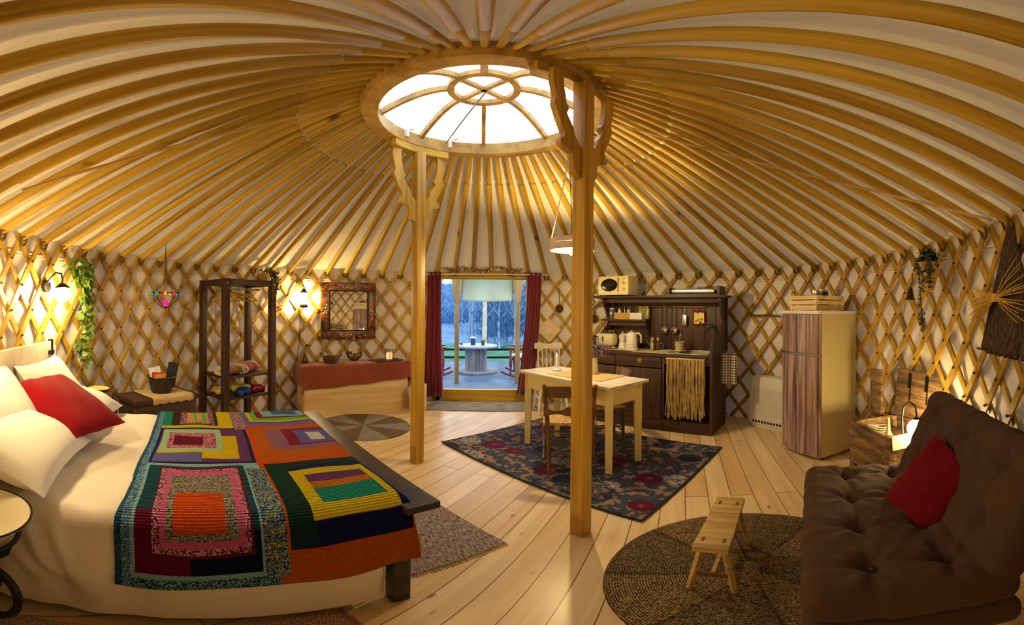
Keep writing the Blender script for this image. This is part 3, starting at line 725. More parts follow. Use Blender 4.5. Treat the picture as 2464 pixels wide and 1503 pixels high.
def blanketcol(u, v):
    r = RND[int(u * 397)][int(v * 399)]
    if u < .055: return spk('blue', 'sky', .55, r) if u > .03 else spk('teal', 'blue', .5, r)
    if v > .975: return spk('sky', 'teal', .45, r) if u < .5 else spk('amber', 'orange', .5, r)
    x = (u - .055) / .945
    col = 0 if x < .48 else 1
    if v > .60 and .42 < x < .50: return spk('blue', ('yellow', 'ink', 'sky')[int(r * 97) % 3], .45, r)
    if v < .26 and .42 < x < .50: return spk('dkgrey', 'rose', .5, r)
    row = 0 if v < .24 else 1 if v < .56 else 2
    lo, hi = ((0, .24), (.24, .56), (.56, .975))[row]
    cx = x / .48 if col == 0 else (x - .48) / .52
    if col == 0 and row != 1: cx = min(1, x / .42)
    if col == 1 and row != 1: cx = max(0, (x - .49) / .51)
    c = rings(cx, (v - lo) / (hi - lo), CELL[col, row])
    if isinstance(c, tuple): return spk(c[0], c[1], .55, r)
    c = HEX[c]; k = 1.05 + .4 * r; return tuple(min(.95, x * k) for x in c)
BLX0 = -1.06
def blanket(u, v):
    x, dz1 = prof(u, -BLX0 + .02, 0, .05, .05, .25); x += BLX0
    y, dz2 = prof(1 - v, 1.60, .30 - .01 * u, .0, .085, .02); y -= .047
    x += .05 * smooth(.4, 1, v) + .02 * sin(v * 5) - .02
    dz = max(dz1, dz2)
    z = TOP + .026 - dz
    if dz1 > dz2: y += 0
    wob = .010 * sin(u * 14 + v * 5) * smooth(.05, .3, dz2)
    return (x + .012 * sin(v * 21) * (1 if dz1 > .05 else .2), y - wob - .028 * smooth(.05, .4, dz2), z + .005 * sin(u * 19) * sin(v * 23))
NU, NV = 250, 400
q = MB(); q.sheet(blanket, NU, NV, -.008)
M['crochet'] = vcol('crochet_yarn', .95, 1.0, (70, 46))
o = q.build('crochet_blanket', M['crochet'], ang=180, loc=BL, rz=BRZ); dye(o, blanketcol, NU, NV)
tag(o, 'multicoloured crochet blanket of concentric squares spread over the foot of the bed', 'blanket')

# pillows
def pillow(q, w, d, h, M_, pinch=.10, n=22, p=2.6):
    def f(sgn):
        def g(u, v):
            x, y = 2 * u - 1, 2 * v - 1
            e = (1 - abs(x) ** p) * (1 - abs(y) ** p)
            k = 1 - pinch * (1 - abs(y) ** 2) * abs(x) ** 3; k2 = 1 - pinch * (1 - abs(x) ** 2) * abs(y) ** 3
            return (x * w / 2 * k, y * d / 2 * k2, sgn * h / 2 * max(e, 0) ** .55 + .006 * sin(x * 5 + y * 4) * sin(y * 7))
        return g
    q.grid(f(1), n, n, M=M_); q.grid(lambda u, v: f(-1)(1 - u, v), n, n, M=M_)
def pil(name, mat, size, loc, eul, label, cat, pinch=.1):
    q = MB(); pillow(q, *size, None, pinch); o = q.build(name, mat, loc=loc, rot=eul, ang=180); return tag(o, label, cat)
def BP(x, y, z): return BL + Matrix.Rotation(BRZ, 3, 'Z') @ Vector((x, y, z))
from mathutils import Euler
def be(rx, ry, rz): return (Matrix.Rotation(BRZ, 3, 'Z') @ Euler((rx, ry, rz)).to_matrix()).to_euler()
pil('pillow', M['linen'], (.50, .70, .20), BP(-1.70, 1.12, .83), be(0, .95, 0), 'white pillow leaning on the headboard at the far side of the bed', 'pillow')
pil('pillow', M['linen'], (.50, .70, .20), BP(-1.575, 1.14, .735), be(0, .30, -.05), 'white pillow in front of the far pillow, behind the red cushion', 'pillow')
pil('pillow', M['linen'], (.52, .72, .22), BP(-1.56, .30, .745), be(0, .34, .04), 'white pillow at the near side of the bed beside the bowl', 'pillow')
pil('pillow', M['linen'], (.50, .70, .20), BP(-1.72, .36, .85), be(0, .95, 0), 'white pillow standing on the headboard behind the near pillow', 'pillow')
pil('cushion', M['red'], (.56, .44, .15), BP(-1.50, .75, .84), be(.0, .42, -.45), 'plain red cushion lying against the white pillows on the bed', 'cushion', .06)

# enamel bowl on an iron stand in the corner of the picture
BX, BY = -1.30, .37
st = thing('bowl_stand', 'black wrought iron stand of curled bars carrying the enamel bowl', 'stand', (BX, BY, 0))
for k in range(3):
    a = 2 * pi * k / 3 + .55; Mx = Matrix.Rotation(a, 4, 'Z'); q = MB()
    q.tube([(.02, 0, .30), (.05, 0, .42), (.115, 0, .46), (.165, 0, .51), (.175, 0, .545)], .013, 8, M=Mx); q.build('arm', M['iron'], st)
    q = MB(); q.tube([(.10 + .115 * cos(b_), 0, .28 + .13 * sin(b_)) for b_ in [2.9 - i * .33 for i in range(20)]], .016, 8, M=Mx); q.build('scroll', M['iron'], st)
    q = MB(); q.tube([(.03, 0, .28), (.06, 0, .16), (.13, 0, .05), (.18, 0, .011), (.20, 0, .02)], .011, 8, M=Mx); q.build('leg', M['iron'], st)
q = MB(); q.tube([(.175 * cos(2 * pi * i / 32), .175 * sin(2 * pi * i / 32), .545) for i in range(32)], .010, 8, closed=True); q.build('ring', M['iron'], st)
q = MB(); q.tube([(.115 * cos(2 * pi * i / 28), .115 * sin(2 * pi * i / 28), .30) for i in range(28)], .012, 8, closed=True); q.build('ring', M['iron'], st)
bw = thing('wash_bowl', 'cream enamel wash bowl with dark rim on the iron stand', 'bowl', (BX, BY, .505))
q = MB(); q.lathe([(0, .0), (.09, .002), (.14, .03), (.185, .10), (.215, .128), (.222, .130), (.218, .136), (.185, .115), (.135, .045), (.085, .012), (0, .010)], n=40); q.build('basin', M['ceramic'], bw)
q = MB(); q.tube([(.219 * cos(2 * pi * i / 40), .219 * sin(2 * pi * i / 40), .134) for i in range(40)], .0045, 6, closed=True); q.build('rim', M['iron'], bw)
q = MB(); random.seed(4)
for i in range(16):
    a = -.4 + random.uniform(-.35, .35); q.ball((.10 * cos(a + .5) + random.uniform(-.02, .02), .10 * sin(a + .5), .032 + random.uniform(0, .02)), .007, 6, 4)
q.build('painted_flower', plain('brown_glaze', '#7a5426', .4), bw)

# bedside rug in the foreground, woven runner at the foot, half hidden
def rugmat(name, c1, c2, scale, rot=0.0):
    m, nt, b = newmat(name); b.inputs['Roughness'].default_value = 1; b.inputs['Specular IOR Level'].default_value = .1
    n = N(nt, 'TexNoise', Scale=1.0, Detail=3.0); tcr = nt.nodes.new('ShaderNodeTexCoord'); mpr = N(nt, 'Mapping', _vector_type='TEXTURE'); mpr.inputs['Rotation'].default_value = (0, 0, rot); mpr.inputs['Scale'].default_value = tuple(1 / k for k in scale)
    nt.links.new(tcr.outputs['Object'], mpr.inputs[0]); nt.links.new(mpr.outputs[0], n.inputs['Vector'])
    nt.links.new(ramp(nt, n.outputs[0], [(.4, c1), (.6, c2)]), b.inputs['Base Color']); bump(nt, b, n.outputs[0], .8, .01); return m
def quadrug(name, mat, pts, h, label):
    q = MB(); P = [Vector((*p, 0)) for p in pts]
    q.sheet(lambda u, v: (P[0].lerp(P[1], u)).lerp(P[3].lerp(P[2], u), v) + Vector((0, 0, h + .0015 * sin(u * 23) * sin(v * 31))), 24, 24, h - .001)
    return tag(q.build(name, mat), label, 'rug')
rr_ = thing('rug', 'brown and grey woven runner rug at the foot of the bed', 'rug', (0, 0, 0))
q = MB(); P = [Vector(p) for p in ((-.46, 1.60, 0), (.135, 2.085, 0), (-.80, 3.23, 0), (-1.40, 2.75, 0))]
q.sheet(lambda u, v: (P[0].lerp(P[1], u)).lerp(P[3].lerp(P[2], u), v) + Vector((0, 0, .011)), 20, 30, .010)
q.build('weave', rugmat('striped_runner', '#5a4a44', '#b3a296', (26, 170, 1), 2.256), rr_)
q = MB()
for i in range(70):
    p = P[0].lerp(P[1], i / 69) + Vector((0, 0, .006)); q.bar(p, p + Vector((.012 + random.uniform(-.006, .006), -.02, -.002)), .004, .004)
q.build('fringe', M['rope'], rr_, smooth=False)
rr_ = thing('rug', 'pinkish woven rug with fringe on the floor along the near side of the bed', 'rug', (0, 0, 0))
q = MB(); P = [Vector(p) for p in ((-.52, 1.36, 0), (-.32, 1.20, 0), (-1.42, .06, 0), (-1.62, .22, 0))]
q.sheet(lambda u, v: (P[0].lerp(P[1], u)).lerp(P[3].lerp(P[2], u), v) + Vector((0, 0, .011)), 20, 30, .010)
q.build('weave', rugmat('pink_weave', '#7d4a44', '#cdb595', (120, 120, 1), -.69), rr_)
q = MB()
for i in range(60):
    p = P[0].lerp(P[1], i / 59) + Vector((0, 0, .006)); q.bar(p, p + Vector((.02, .03 + random.uniform(-.01, .01), -.002)), .004, .004)
q.build('fringe', plain('pink_fringe', '#a86a66', .9), rr_, smooth=False)

# ================================================================ LEFT WALL
def local(phi, z, inset): 
    f = frame(phi, z, inset); return f.translation.copy(), wall_rz(phi)
# wall lamp with glass globe
p, rz = local(-2.07, 1.55, .06)
wl_ = thing('wall_lamp', 'goose neck wall lamp with glowing globe beside the ivy', 'lamp', p, rz)
q = MB(); q.lathe([(0, 0), (.05, 0), (.045, .02), (0, .02)], M=Matrix.Rotation(pi / 2, 4, 'X')); q.build('wall_plate', M['iron'], wl_)
q = MB(); q.tube([(0, 0, 0), (0, -.04, .06), (0, -.09, .10), (.0, -.14, .09), (0, -.15, .05), (0, -.15, .015)], .007, 8); q.build('neck', M['iron'], wl_)
q = MB(); q.lathe([(0, .02), (.02, .018), (.055, -.01), (.058, -.016), (.02, -.01), (0, -.01)], (0, -.15, 0)); q.build('shade', M['iron'], wl_)
q = MB(); q.ball((0, -.15, -.065), .058, 20, 12); q.build('globe', glow('wall_lamp_glow', WARM, P_WALL), wl_)
# ivy garland hanging in the lattice
def leafset(q, pts, n, spread, size, seed, droop=.5):
    rnd = random.Random(seed)
    for i in range(n):
        p = Vector(pts[int(rnd.random() * (len(pts) - 1))]).lerp(Vector(pts[min(len(pts) - 1, int(rnd.random() * len(pts)))]), 0) + Vector((rnd.gauss(0, spread), rnd.gauss(0, spread * .5) , rnd.gauss(0, spread)))
        d = Vector((rnd.gauss(0, .7), rnd.gauss(0, .4) - .25, -droop + rnd.gauss(0, .5))).normalized(); nn = Vector((rnd.gauss(0, .5), -1, rnd.gauss(0, .4) + .3)).normalized()
        s = d.cross(nn).normalized(); nn = s.cross(d); L = size * rnd.uniform(.7, 1.3)
        vs = [p, p + s * L * .42 + d * L * .12 + nn * L * .06, p + s * L * .36 + d * L * .5 + nn * L * .1, p + d * L, p - s * L * .36 + d * L * .5 + nn * L * .1, p - s * L * .42 + d * L * .12 + nn * L * .06, p + d * L * .45]
        q.cur = 0; q.add(vs, [(0, 1, 2, 6), (6, 2, 3), (6, 3, 4), (0, 6, 4, 5)])
p, rz = local(-1.93, 1.0, .10)
iv = thing('ivy_garland', 'green ivy garland trailing down the lattice beside the wall lamp', 'plant', p, rz)
P = [(-.05, 0, .72), (.03, -.02, .70), (.0, -.03, .62), (.05, -.02, .52), (.08, -.03, .40), (.06, -.02, .30), (.05, -.02, .20), (.0, -.02, .12), (.02, -.02, .02), (-.02, -.01, -.08)]
q = MB(); q.tube(P, .004, 5); q.build('stem', M['walnut'], iv)
dense = P[:6] + P[:4] + P
q = MB(); leafset(q, [Vector(dense[i]).lerp(Vector(dense[i + 1]), t) for i in range(len(dense) - 1) for t in (0, .25, .5, .75) if (Vector(dense[i]) - Vector(dense[i + 1])).length < .3], 330, .045, .055, 1); q.build('foliage', plain('ivy_green', '#5d7a22', .5, var=.3, vs=25), iv, ang=180)
# hanging tea light chandelier with coloured beads
p = Vector((-2.83, 2.77, 0))
ch = thing('chandelier', 'small wire chandelier with coloured glass beads and a pink tea light hanging at the left', 'chandelier', p, 1.5)
q = MB(); R_ = .155
q.tube([(R_ * cos(2 * pi * i / 32), R_ * sin(2 * pi * i / 32), 1.535) for i in range(32)], .004, 6, closed=True)
q.tube([(.05 * cos(2 * pi * i / 20), .05 * sin(2 * pi * i / 20), 1.395) for i in range(20)], .003, 6, closed=True)
for k in range(4):
    a = k * pi / 2 + .3; q.tube([(R_ * cos(a), R_ * sin(a), 1.535), (.13 * cos(a), .13 * sin(a), 1.46), (.05 * cos(a), .05 * sin(a), 1.40), (0, 0, 1.385)], .003, 5)
    q.tube([(R_ * cos(a), R_ * sin(a), 1.535), (.03 * cos(a), .03 * sin(a), 1.64), (.008 * cos(a), .008 * sin(a), 1.75), (0, 0, 2.05)], .002, 4)
q.build('wire_frame', M['iron'], ch)
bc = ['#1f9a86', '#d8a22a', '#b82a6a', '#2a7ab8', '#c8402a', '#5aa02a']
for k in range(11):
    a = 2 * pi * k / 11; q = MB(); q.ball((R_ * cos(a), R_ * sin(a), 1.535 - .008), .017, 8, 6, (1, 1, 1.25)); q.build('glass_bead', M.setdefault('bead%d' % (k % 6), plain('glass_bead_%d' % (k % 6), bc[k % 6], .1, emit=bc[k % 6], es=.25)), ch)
q = MB(); q.lathe([(0, 1.40), (.026, 1.40), (.032, 1.465), (.028, 1.465), (.024, 1.41), (0, 1.41)]); q.build('tealight_glass', plain('magenta_glass', '#b01870', .1, emit='#d02a90', es=.5), ch)
q = MB(); q.ball((0, 0, 1.45), .009, 8, 6, (1, 1, 1.6)); q.build('flame', M['flame'], ch)

# bedside box in the far corner of the bed with a saucer whose colour stands for candle glow
q = MB(); q.box((0, 0, .365), (.26, .20, .73), bev=.006)
tag(q.build('bedside_box', M['dark'], loc=(-2.56, 1.78, 0), rz=.7), 'dark wooden box squeezed between bed pillows and lattice', 'box')
q = MB(); q.lathe([(0, 0), (.05, 0), (.085, .02), (.08, .022), (.045, .006), (0, .006)]); o = q.build('saucer', plain('glow_tone_saucer', '#d8b25a', .6), loc=(-2.56, 1.78, .731)); tag(o, 'small saucer, its straw colour standing for candle glow, on the dark box behind the bed', 'saucer')
# dark chest with pot of brochures
nx, ny = -2.62, 2.47
nrz = 1.364
ck = thing('chest', 'dark stained chest with a jute cloth beyond the bed', 'chest', (nx, ny, 0), nrz)
q = MB(); q.box((0, 0, .275), (.62, .34, .55), bev=.006); q.build('body', M['dark'], ck)
q = MB(); q.box((0, 0, .575), (.655, .38, .05), bev=.008); q.build('lid', M['dark'], ck)
q = MB(); q.sheet(lambda u, v: (-.16 + .42 * u, prof(1 - v, .38, .05, 0, .015)[0] - .19 - (.004 if v > .8 else 0), .606 - prof(1 - v, .38, .05, 0, .015)[1] - (0.006 * sin(u * 30) if v > .95 else 0)), 24, 30, .004)
o = q.build('table_runner', M['jute'], loc=(nx, ny, 0), rz=nrz, ang=180); tag(o, 'jute cloth on the dark chest under the metal pot', 'cloth')
def CK(x, y, z): return Vector((nx, ny, 0)) + Matrix.Rotation(nrz, 3, 'Z') @ Vector((x, y, z))
pt = thing('metal_pot', 'dark metal pot with rim standing on the jute cloth, holding leaflets', 'pot', CK(.04, .0, .608))
q = MB(); q.lathe([(0, 0), (.085, 0), (.10, .03), (.115, .12), (.13, .15), (.135, .152), (.132, .158), (.118, .15), (.105, .12), (.09, .02), (0, .015)], n=32); q.build('vessel', plain('oxidised_pot', '#3b3a36', .4, .6, var=.25), pt)
for s in (-1, 1):
    q = MB(); q.tube([(s * .125, -.03, .13), (s * .15, -.025, .135), (s * .155, 0, .135), (s * .15, .025, .135), (s * .125, .03, .13)], .006, 6); q.build('handle', M['iron'], pt)
def leaflet(c, w, h, rot, col, label):
    q = MB(); q.box((0, 0, h / 2), (w, .004, h)); o = q.build('leaflet', plain('leaflet_paper', col, .5, var=.25, vs=25), loc=CK(.04, 0, .635) + Vector(c), rot=rot, smooth=False); tag(o, label, 'leaflet', 'leaflets in the metal pot')
leaflet((.0, -.03, .0), .15, .16, (-.15, .1, 1.0), '#b8242a', 'red leaflet at the front of the metal pot')
leaflet((-.03, -.02, .02), .11, .19, (-.1, -.15, 1.15), '#dfe3ea', 'white leaflet standing in the metal pot')
leaflet((.05, .05, .02), .10, .24, (.1, .15, 1.1), '#22262f', 'black leaflet standing tallest at the back of the metal pot')
leaflet((.02, .02, .0), .16, .15, (.05, -.1, .9), '#d8862a', 'orange leaflet in the middle of the metal pot')

# clothes rack
gx, gy, grz = -2.60, 3.685, 1.241
rk = thing('clothes_rack', 'open clothes rack of dark square timbers with two shelves', 'clothes rack', (gx, gy, 0), grz)
RWd, RD, RH = .64, .45, 1.70
for x in (-RWd / 2, RWd / 2):
    for y in (-RD / 2, RD / 2):
        q = MB(); q.box((x, y, RH / 2), (.068, .068, RH), bev=.004); q.build('upright', M['dark_v'], rk)
for y in (-RD / 2, RD / 2):
    q = MB(); q.box((0, y, RH - .035), (RWd - .068, .05, .06), bev=.003); q.build('top_rail', M['dark'], rk)
for x in (-RWd / 2, RWd / 2):
    q = MB(); q.box((x, 0, RH - .035), (.05, RD - .068, .06), bev=.003); q.build('top_rail', M['dark'], rk)
for z in (.40, .64):
    q = MB()
    for k in range(4): q.box((0, -RD / 2 + .07 + .107 * k, z), (RWd - .03, .095, .025), bev=.003)
    q.build('shelf', M['dark'], rk)
q = MB(); q.cyl((-RWd / 2, 0, 1.60), (RWd / 2, 0, 1.60), .011); q.build('hanging_rail', M['steel'], rk)
for x in (-RWd / 2, RWd / 2):
    q = MB(); q.ball((x, -RD / 2 - .036, RH - .05), .012, 8, 6); q.build('bolt', M['steel'], rk)
def RK(x, y, z): return Vector((gx, gy, 0)) + Matrix.Rotation(grz, 3, 'Z') @ Vector((x, y, z))
def hanger(x, tilt, rz_, label):
    t = thing('coat_hanger', label, 'coat hanger', RK(x, 0, 1.60), grz + pi / 2 + rz_, 'wooden hangers on the clothes rack')
    q = MB(); q.tube([(.0, 0, -.05), (0, 0, -.02), (.018, 0, 0.0), (0, 0, .016), (-.016, 0, .004)], .0025, 6); q.build('hook', M['steel'], t)
    q = MB(); q.tube([(-.20, 0, -.13), (-.1, 0, -.075), (0, 0, -.05), (.1, 0, -.075), (.20, 0, -.13)], [.008, .011, .012, .011, .008], 8); q.build('shoulders', M['pine'], t)
    q = MB(); q.cyl((-.19, 0, -.13), (.19, 0, -.13), .004); q.build('bar', M['pine'], t); t.rotation_euler = (0, tilt, grz + pi / 2 + rz_)
for x, r in ((-.14, .5), (-.09, .25), (-.05, -.1), (0.0, .35), (.10, .1)):
    hanger(x, 0, r, 'wooden coat hanger on the rail of the dark clothes rack')
def roll(c, L, r, mat, edge, label, rz_):
    t = thing('folded_blanket', label, 'blanket', c, rz_); q = MB()
    q.grid(lambda u, v: (-L / 2 + L * u, r * 1.25 * cos(2 * pi * v) * (1 + .05 * sin(u * 9)), r * .62 + r * .62 * sin(2 * pi * v) + .006 * sin(u * 17)), 14, 22, cv=True)
    q.build('outer_fold', mat, t, ang=180)
    for s in (-1, 1):
        q = MB()
        for k in range(3):
            q.tube([(s * (L / 2 + .002), r * (1.2 - .35 * k) * cos(a), r * .62 + r * (.58 - .18 * k) * sin(a)) for a in [2 * pi * i / 18 for i in range(18)]], .011, 6, closed=True)
        q.build('fleece_edge', edge, t)
fl_ = cloth('cream_fleece', '#dccfb8', .1, 60, bmp=.8)
roll(RK(-.16, -.06, .654), .26, .075, cloth('tan_blanket', '#7d5128', .15, 100, bmp=.4), fl_, 'rolled tan blanket with cream fleece on the upper rack shelf, left', grz + .2)
roll(RK(.09, -.02, .654), .28, .085, cloth('crimson_blanket', '#8c1738', .15, 100, bmp=.4), fl_, 'rolled crimson blanket with cream fleece on the upper rack shelf, right', grz + .5)
def bag(c, s, col, label, rz_):
    q = MB(); q.rbox(s, min(s) * .45, (10, 8, 5), lambda p, n_: p + n_ * .012 * sin(p.x * 40 + p.y * 30)); tag(q.build('bag', plain('shiny_bag', col, .25), loc=c, rz=rz_), label, 'bag')
bag(RK(-.02, -.11, .449), (.20, .12, .07), '#123f9a', 'blue bag on the lower rack shelf', grz + .3)
bag(RK(.08, .03, .454), (.22, .12, .08), '#d8c81e', 'yellow bag on the lower rack shelf beside the blue one', grz - .4)
bag(RK(-.22, .02, .454), (.14, .12, .08), '#c9b85a', 'pale yellow bag at the left end of the lower rack shelf', grz)
bag(RK(.22, -.05, .449), (.18, .16, .07), '#7d1426', 'wine red bundle at the right end of the lower rack shelf', grz)
# hanging pot plant on the lattice over the rack
p, rz = local(-1.065, 1.76, .13)
hp = thing('hanging_planter', 'straw planter with trailing ivy on the lattice above the clothes rack', 'plant', p, rz)
q = MB(); q.lathe([(0, -.06), (.05, -.06), (.066, 0), (.066, .06), (.058, .06), (.055, 0), (0, -.05)], n=24); q.build('pot', M['wicker_light'], hp)
q = MB(); P = [Vector((-.02, 0, .07)), Vector((.06, -.03, .10)), Vector((.13, -.03, .05)), Vector((.155, -.03, -.08)), Vector((.15, -.02, -.2))]
leafset(q, [P[i].lerp(P[i + 1], t) for i in range(4) for t in (0, .3, .6, .9)], 150, .025, .032, 5); q.build('foliage', M['leafdark'], hp, ang=180)

# lantern with cord
p, rz = local(-.875, 1.52, .14)
ln = thing('storm_lantern', 'glowing storm lantern hung on the lattice between rack and mirror', 'lantern', p, rz)
q = MB(); q.lathe([(0, -.125), (.05, -.125), (.055, -.10), (.04, -.075), (0, -.075)]); q.build('base', M['iron'], ln)
q = MB(); q.lathe([(0, .13), (.02, .128), (.025, .10), (.045, .085), (.045, .07), (0, .07)]); q.build('cap', M['iron'], ln)
q = MB(); q.lathe([(0, -.07), (.032, -.07), (.048, -.02), (.046, .03), (.03, .068), (0, .068)], n=20); q.build('globe', glow('lantern_glow', (1, .74, .34), P_LANTERN), ln)
for s in (-1, 1):
    q = MB(); q.tube([(s * .05, 0, -.11), (s * .066, 0, -.02), (s * .062, 0, .06), (s * .03, 0, .10)], .004, 6); q.build('side_tube', M['iron'], ln)
q = MB(); q.tube(arc((0, 0, .09), .06, 0, pi, 12), .003, 5); q.build('bail', M['iron'], ln)
q = MB(); q.tube([(0, 0, -.125), (-.02, .05, -.2), (-.03, .06, -.4), (-.035, .06, -.62), (-.06, .06, -.75), (-.08, .05, -.86)], .004, 5); q.build('cord', M['iron'], ln)
q = MB(); q.tube([(0, 0, .15), (.0, .05, .22), (-.06, .07, .28), (-.1, .06, .33)], .006, 5); q.build('hook_twig', M['walnut'], ln)

# mirror in a carved frame
p, rz = local(-.652, 1.355, .115)
mi = thing('mirror', 'square mirror in a broad carved brown frame with red flowers above the sideboard', 'mirror', p, rz)
m, nt, b = newmat('painted_frame'); b.inputs['Roughness'].default_value = .35
n = N(nt, 'TexNoise', Scale=24.0, Detail=3.0); nt.links.new(coords(nt, (1, 1, 1), False), n.inputs['Vector'])
nt.links.new(ramp(nt, n.outputs[0], [(.34, '#1f1208'), (.46, '#452810'), (.56, '#6b3a16'), (.68, '#8a4a20')]), b.inputs['Base Color']); bump(nt, b, n.outputs[0], .5, .01)
HW, HH, FW = .40, .395, .115
for nm, c, d in (('frame_rail', (0, 0, HH - FW / 2), (2 * HW, .045, FW)), ('frame_rail', (0, 0, -HH + FW / 2), (2 * HW, .045, FW)), ('frame_stile', (-HW + FW / 2, 0, 0), (FW, .046, 2 * HH - 2 * FW)), ('frame_stile', (HW - FW / 2, 0, 0), (FW, .046, 2 * HH - 2 * FW))):
    q = MB(); q.box(c, d, bev=.012); q.build(nm, m, mi)
q = MB(); q.box((0, 0, 0), (2 * (HW - FW) + .01, .016, 2 * (HH - FW) + .01)); q.build('mirror_glass', plain('mirror_silver', '#f0f0f0', .01, 1.0), mi, smooth=False)
q = MB()
for s in (-1, 1):
    q.box((0, -.02, s * (HH - FW - .004)), (2 * (HW - FW), .012, .012)); q.box((s * (HW - FW - .004), -.02, 0), (.012, .012, 2 * (HH - FW)))
q.build('inner_bead', M['iron'], mi)
q = MB(); random.seed(9)
for (cx_, cz_, sx_, sz_) in ((0, HH - FW / 2, .16, .03), (0, -HH + FW / 2, .14, .03), (-HW + FW / 2, 0, .03, .15), (HW - FW / 2, 0, .03, .13)):
    for i in range(46):
        c = (cx_ + random.gauss(0, sx_ * .6), -.026, cz_ + random.gauss(0, sz_ * .6)); q.cur = i % 3; q.ball(c, random.uniform(.005, .011), 6, 4, (1, .4, 1))
q.build('painted_flowers', [plain('paint_red', '#a8321a', .4), plain('paint_cream', '#d8b888', .4), plain('paint_green', '#5a6a22', .4)], mi)['kind'] = 'stuff'

# sideboard: long pine box under a terracotta cloth
bx = thing('sideboard', 'long pale pine chest under the terracotta cloth', 'sideboard', (-1.69, 5.07, 0), .737)
q = MB(); q.box((.0, 0, .315), (1.48, .36, .63), bev=.006); q.build('case', M['palewood'], bx)
q = MB(); q.box((.0, 0, .645), (1.50, .38, .03), bev=.006); q.build('top', M['palewood'], bx)
SB, SRZ = Vector((-1.69, 5.07, 0)), .737
def SP(x, y, z): return SB + Matrix.Rotation(SRZ, 3, 'Z') @ Vector((x, y, z))
def tcloth(u, v):
    x, dx = prof(u, 1.53, .24, .28, .03, .06); y, dy = prof(v, .41, .25, .03, .03, .06)
    x -= .765; y -= .205; dy2 = dy * (1 + .35 * (.5 - u)) if v < .5 else dy
    d = max(dx, dy2)
    if dx > .03 and dy > .03 and v < .5: d = dx * .6 + dy2 * .8
    w_ = .012 * sin(u * 26) * smooth(.05, .2, dy) + .01 * sin(v * 17) * smooth(.05, .2, dx)
    return (x, y - w_, .668 - d)
q = MB(); q.sheet(tcloth, 90, 50, -.005)
tag(q.build('tablecloth', M['terracotta'], loc=SB, rz=SRZ, ang=180), 'terracotta cloth draped over the pine sideboard', 'tablecloth')
TZ = .675
# things on the sideboard
fv = thing('flower_vase', 'small brown vase with a purple flower at the left end of the sideboard', 'vase', SP(-.68, .02, TZ))
q = MB(); q.lathe([(0, 0), (.04, 0), (.05, .03), (.035, .07), (.02, .10), (.024, .11), (.018, .10), (0, .02)]); q.build('vase', plain('brown_glaze_vase', '#5a3a1a', .3), fv)
q = MB(); q.tube([(0, 0, .08), (-.01, 0, .16), (.01, -.01, .22), (.04, -.01, .235)], .004, 6); q.build('stem', M['leafdark'], fv)
q = MB()
for k in range(7):
    a = k * .9; q.ball((.045 + .018 * cos(a), -.01 + .018 * sin(a), .235 + .006 * (k % 2)), .014, 8, 6)
q.build('blossom', plain('purple_blossom', '#5d3a6a', .7), fv)
bk = thing('basket', 'low dark wicker basket with two handles on the sideboard', 'basket', SP(-.36, -.08, TZ))
q = MB(); q.lathe([(0, 0), (.08, 0), (.10, .03), (.115, .085), (.12, .09), (.112, .09), (.095, .03), (0, .01)], n=28); q.build('bowl', M['wicker'], bk)
for s in (-1, 1):
    q = MB(); q.tube([(s * (.115 + .0), -.04, .085), (s * .14, -.025, .125), (s * .145, 0, .135), (s * .14, .025, .125), (s * .115, .04, .085)], .006, 6); q.build('handle', M['wicker'], bk)
wb = thing('wire_basket', 'round wire basket with tall hoop handle and seashells on the sideboard', 'basket', SP(.02, .04, TZ))
q = MB()
for k in range(10):
    a = pi * k / 10; q.tube([(.105 * sin(t) * cos(a), .105 * sin(t) * sin(a), .105 - .10 * cos(t)) for t in [-1.75 + 3.5 * i / 14 for i in range(15)]], .003, 5)
for z, r in ((.05, .088), (.11, .105)): q.tube([(r * cos(2 * pi * i / 28), r * sin(2 * pi * i / 28), z) for i in range(28)], .004, 5, closed=True)
q.build('wire_bowl', M['iron'], wb)
q = MB(); q.tube([(.10 * cos(t), 0, .12 + .16 * sin(t)) for t in [pi * i / 16 for i in range(17)]], .004, 6); q.build('handle', M['iron'], wb)
q = MB(); random.seed(2)
for i in range(22): q.ball((random.uniform(-.05, .05), random.uniform(-.05, .05), .035 + random.uniform(0, .09)), random.uniform(.012, .02), 8, 6, (1, .7, 1.3))
o = q.build('seashells', plain('shell', '#b59a72', .5, var=.4, vs=30), wb)
tr = MB(); tr.box((0, 0, .006), (.42, .24, .012), bev=.004); tag(tr.build('slate_tray', plain('slate', '#2a2723', .5), loc=SP(.44, -.08, TZ), rz=SRZ + .1), 'flat dark slate tray on the sideboard', 'tray')
cl = thing('candle_lantern', 'candle glowing in a small wire lantern on the slate tray', 'candle lantern', SP(.52, -.04, TZ + .012))
q = MB(); q.lathe([(0, 0), (.04, 0), (.045, .02), (.045, .075), (.035, .09), (0, .09)]); q.build('candle', plain('lit_wax', '#f0c890', .6, emit=(1, .55, .25), es=.5), cl)
q = MB()
for k in range(4):
    a = k * pi / 2 + .4; q.cyl((.052 * cos(a), .052 * sin(a), 0), (.052 * cos(a), .052 * sin(a), .13), .003, n=5)
q.tube([(.052 * cos(2 * pi * i / 20), .052 * sin(2 * pi * i / 20), .13) for i in range(20)], .003, 5, closed=True); q.build('wire_cage', M['iron'], cl)
tagm = MB(); tagm.box((0, 0, .012), (.03, .05, .02), bev=.004); tag(tagm.build('shell', plain('grey_shell', '#7d7265', .6), loc=SP(.36, -.06, TZ + .012), rz=.4), 'small grey shell on the slate tray', 'shell')
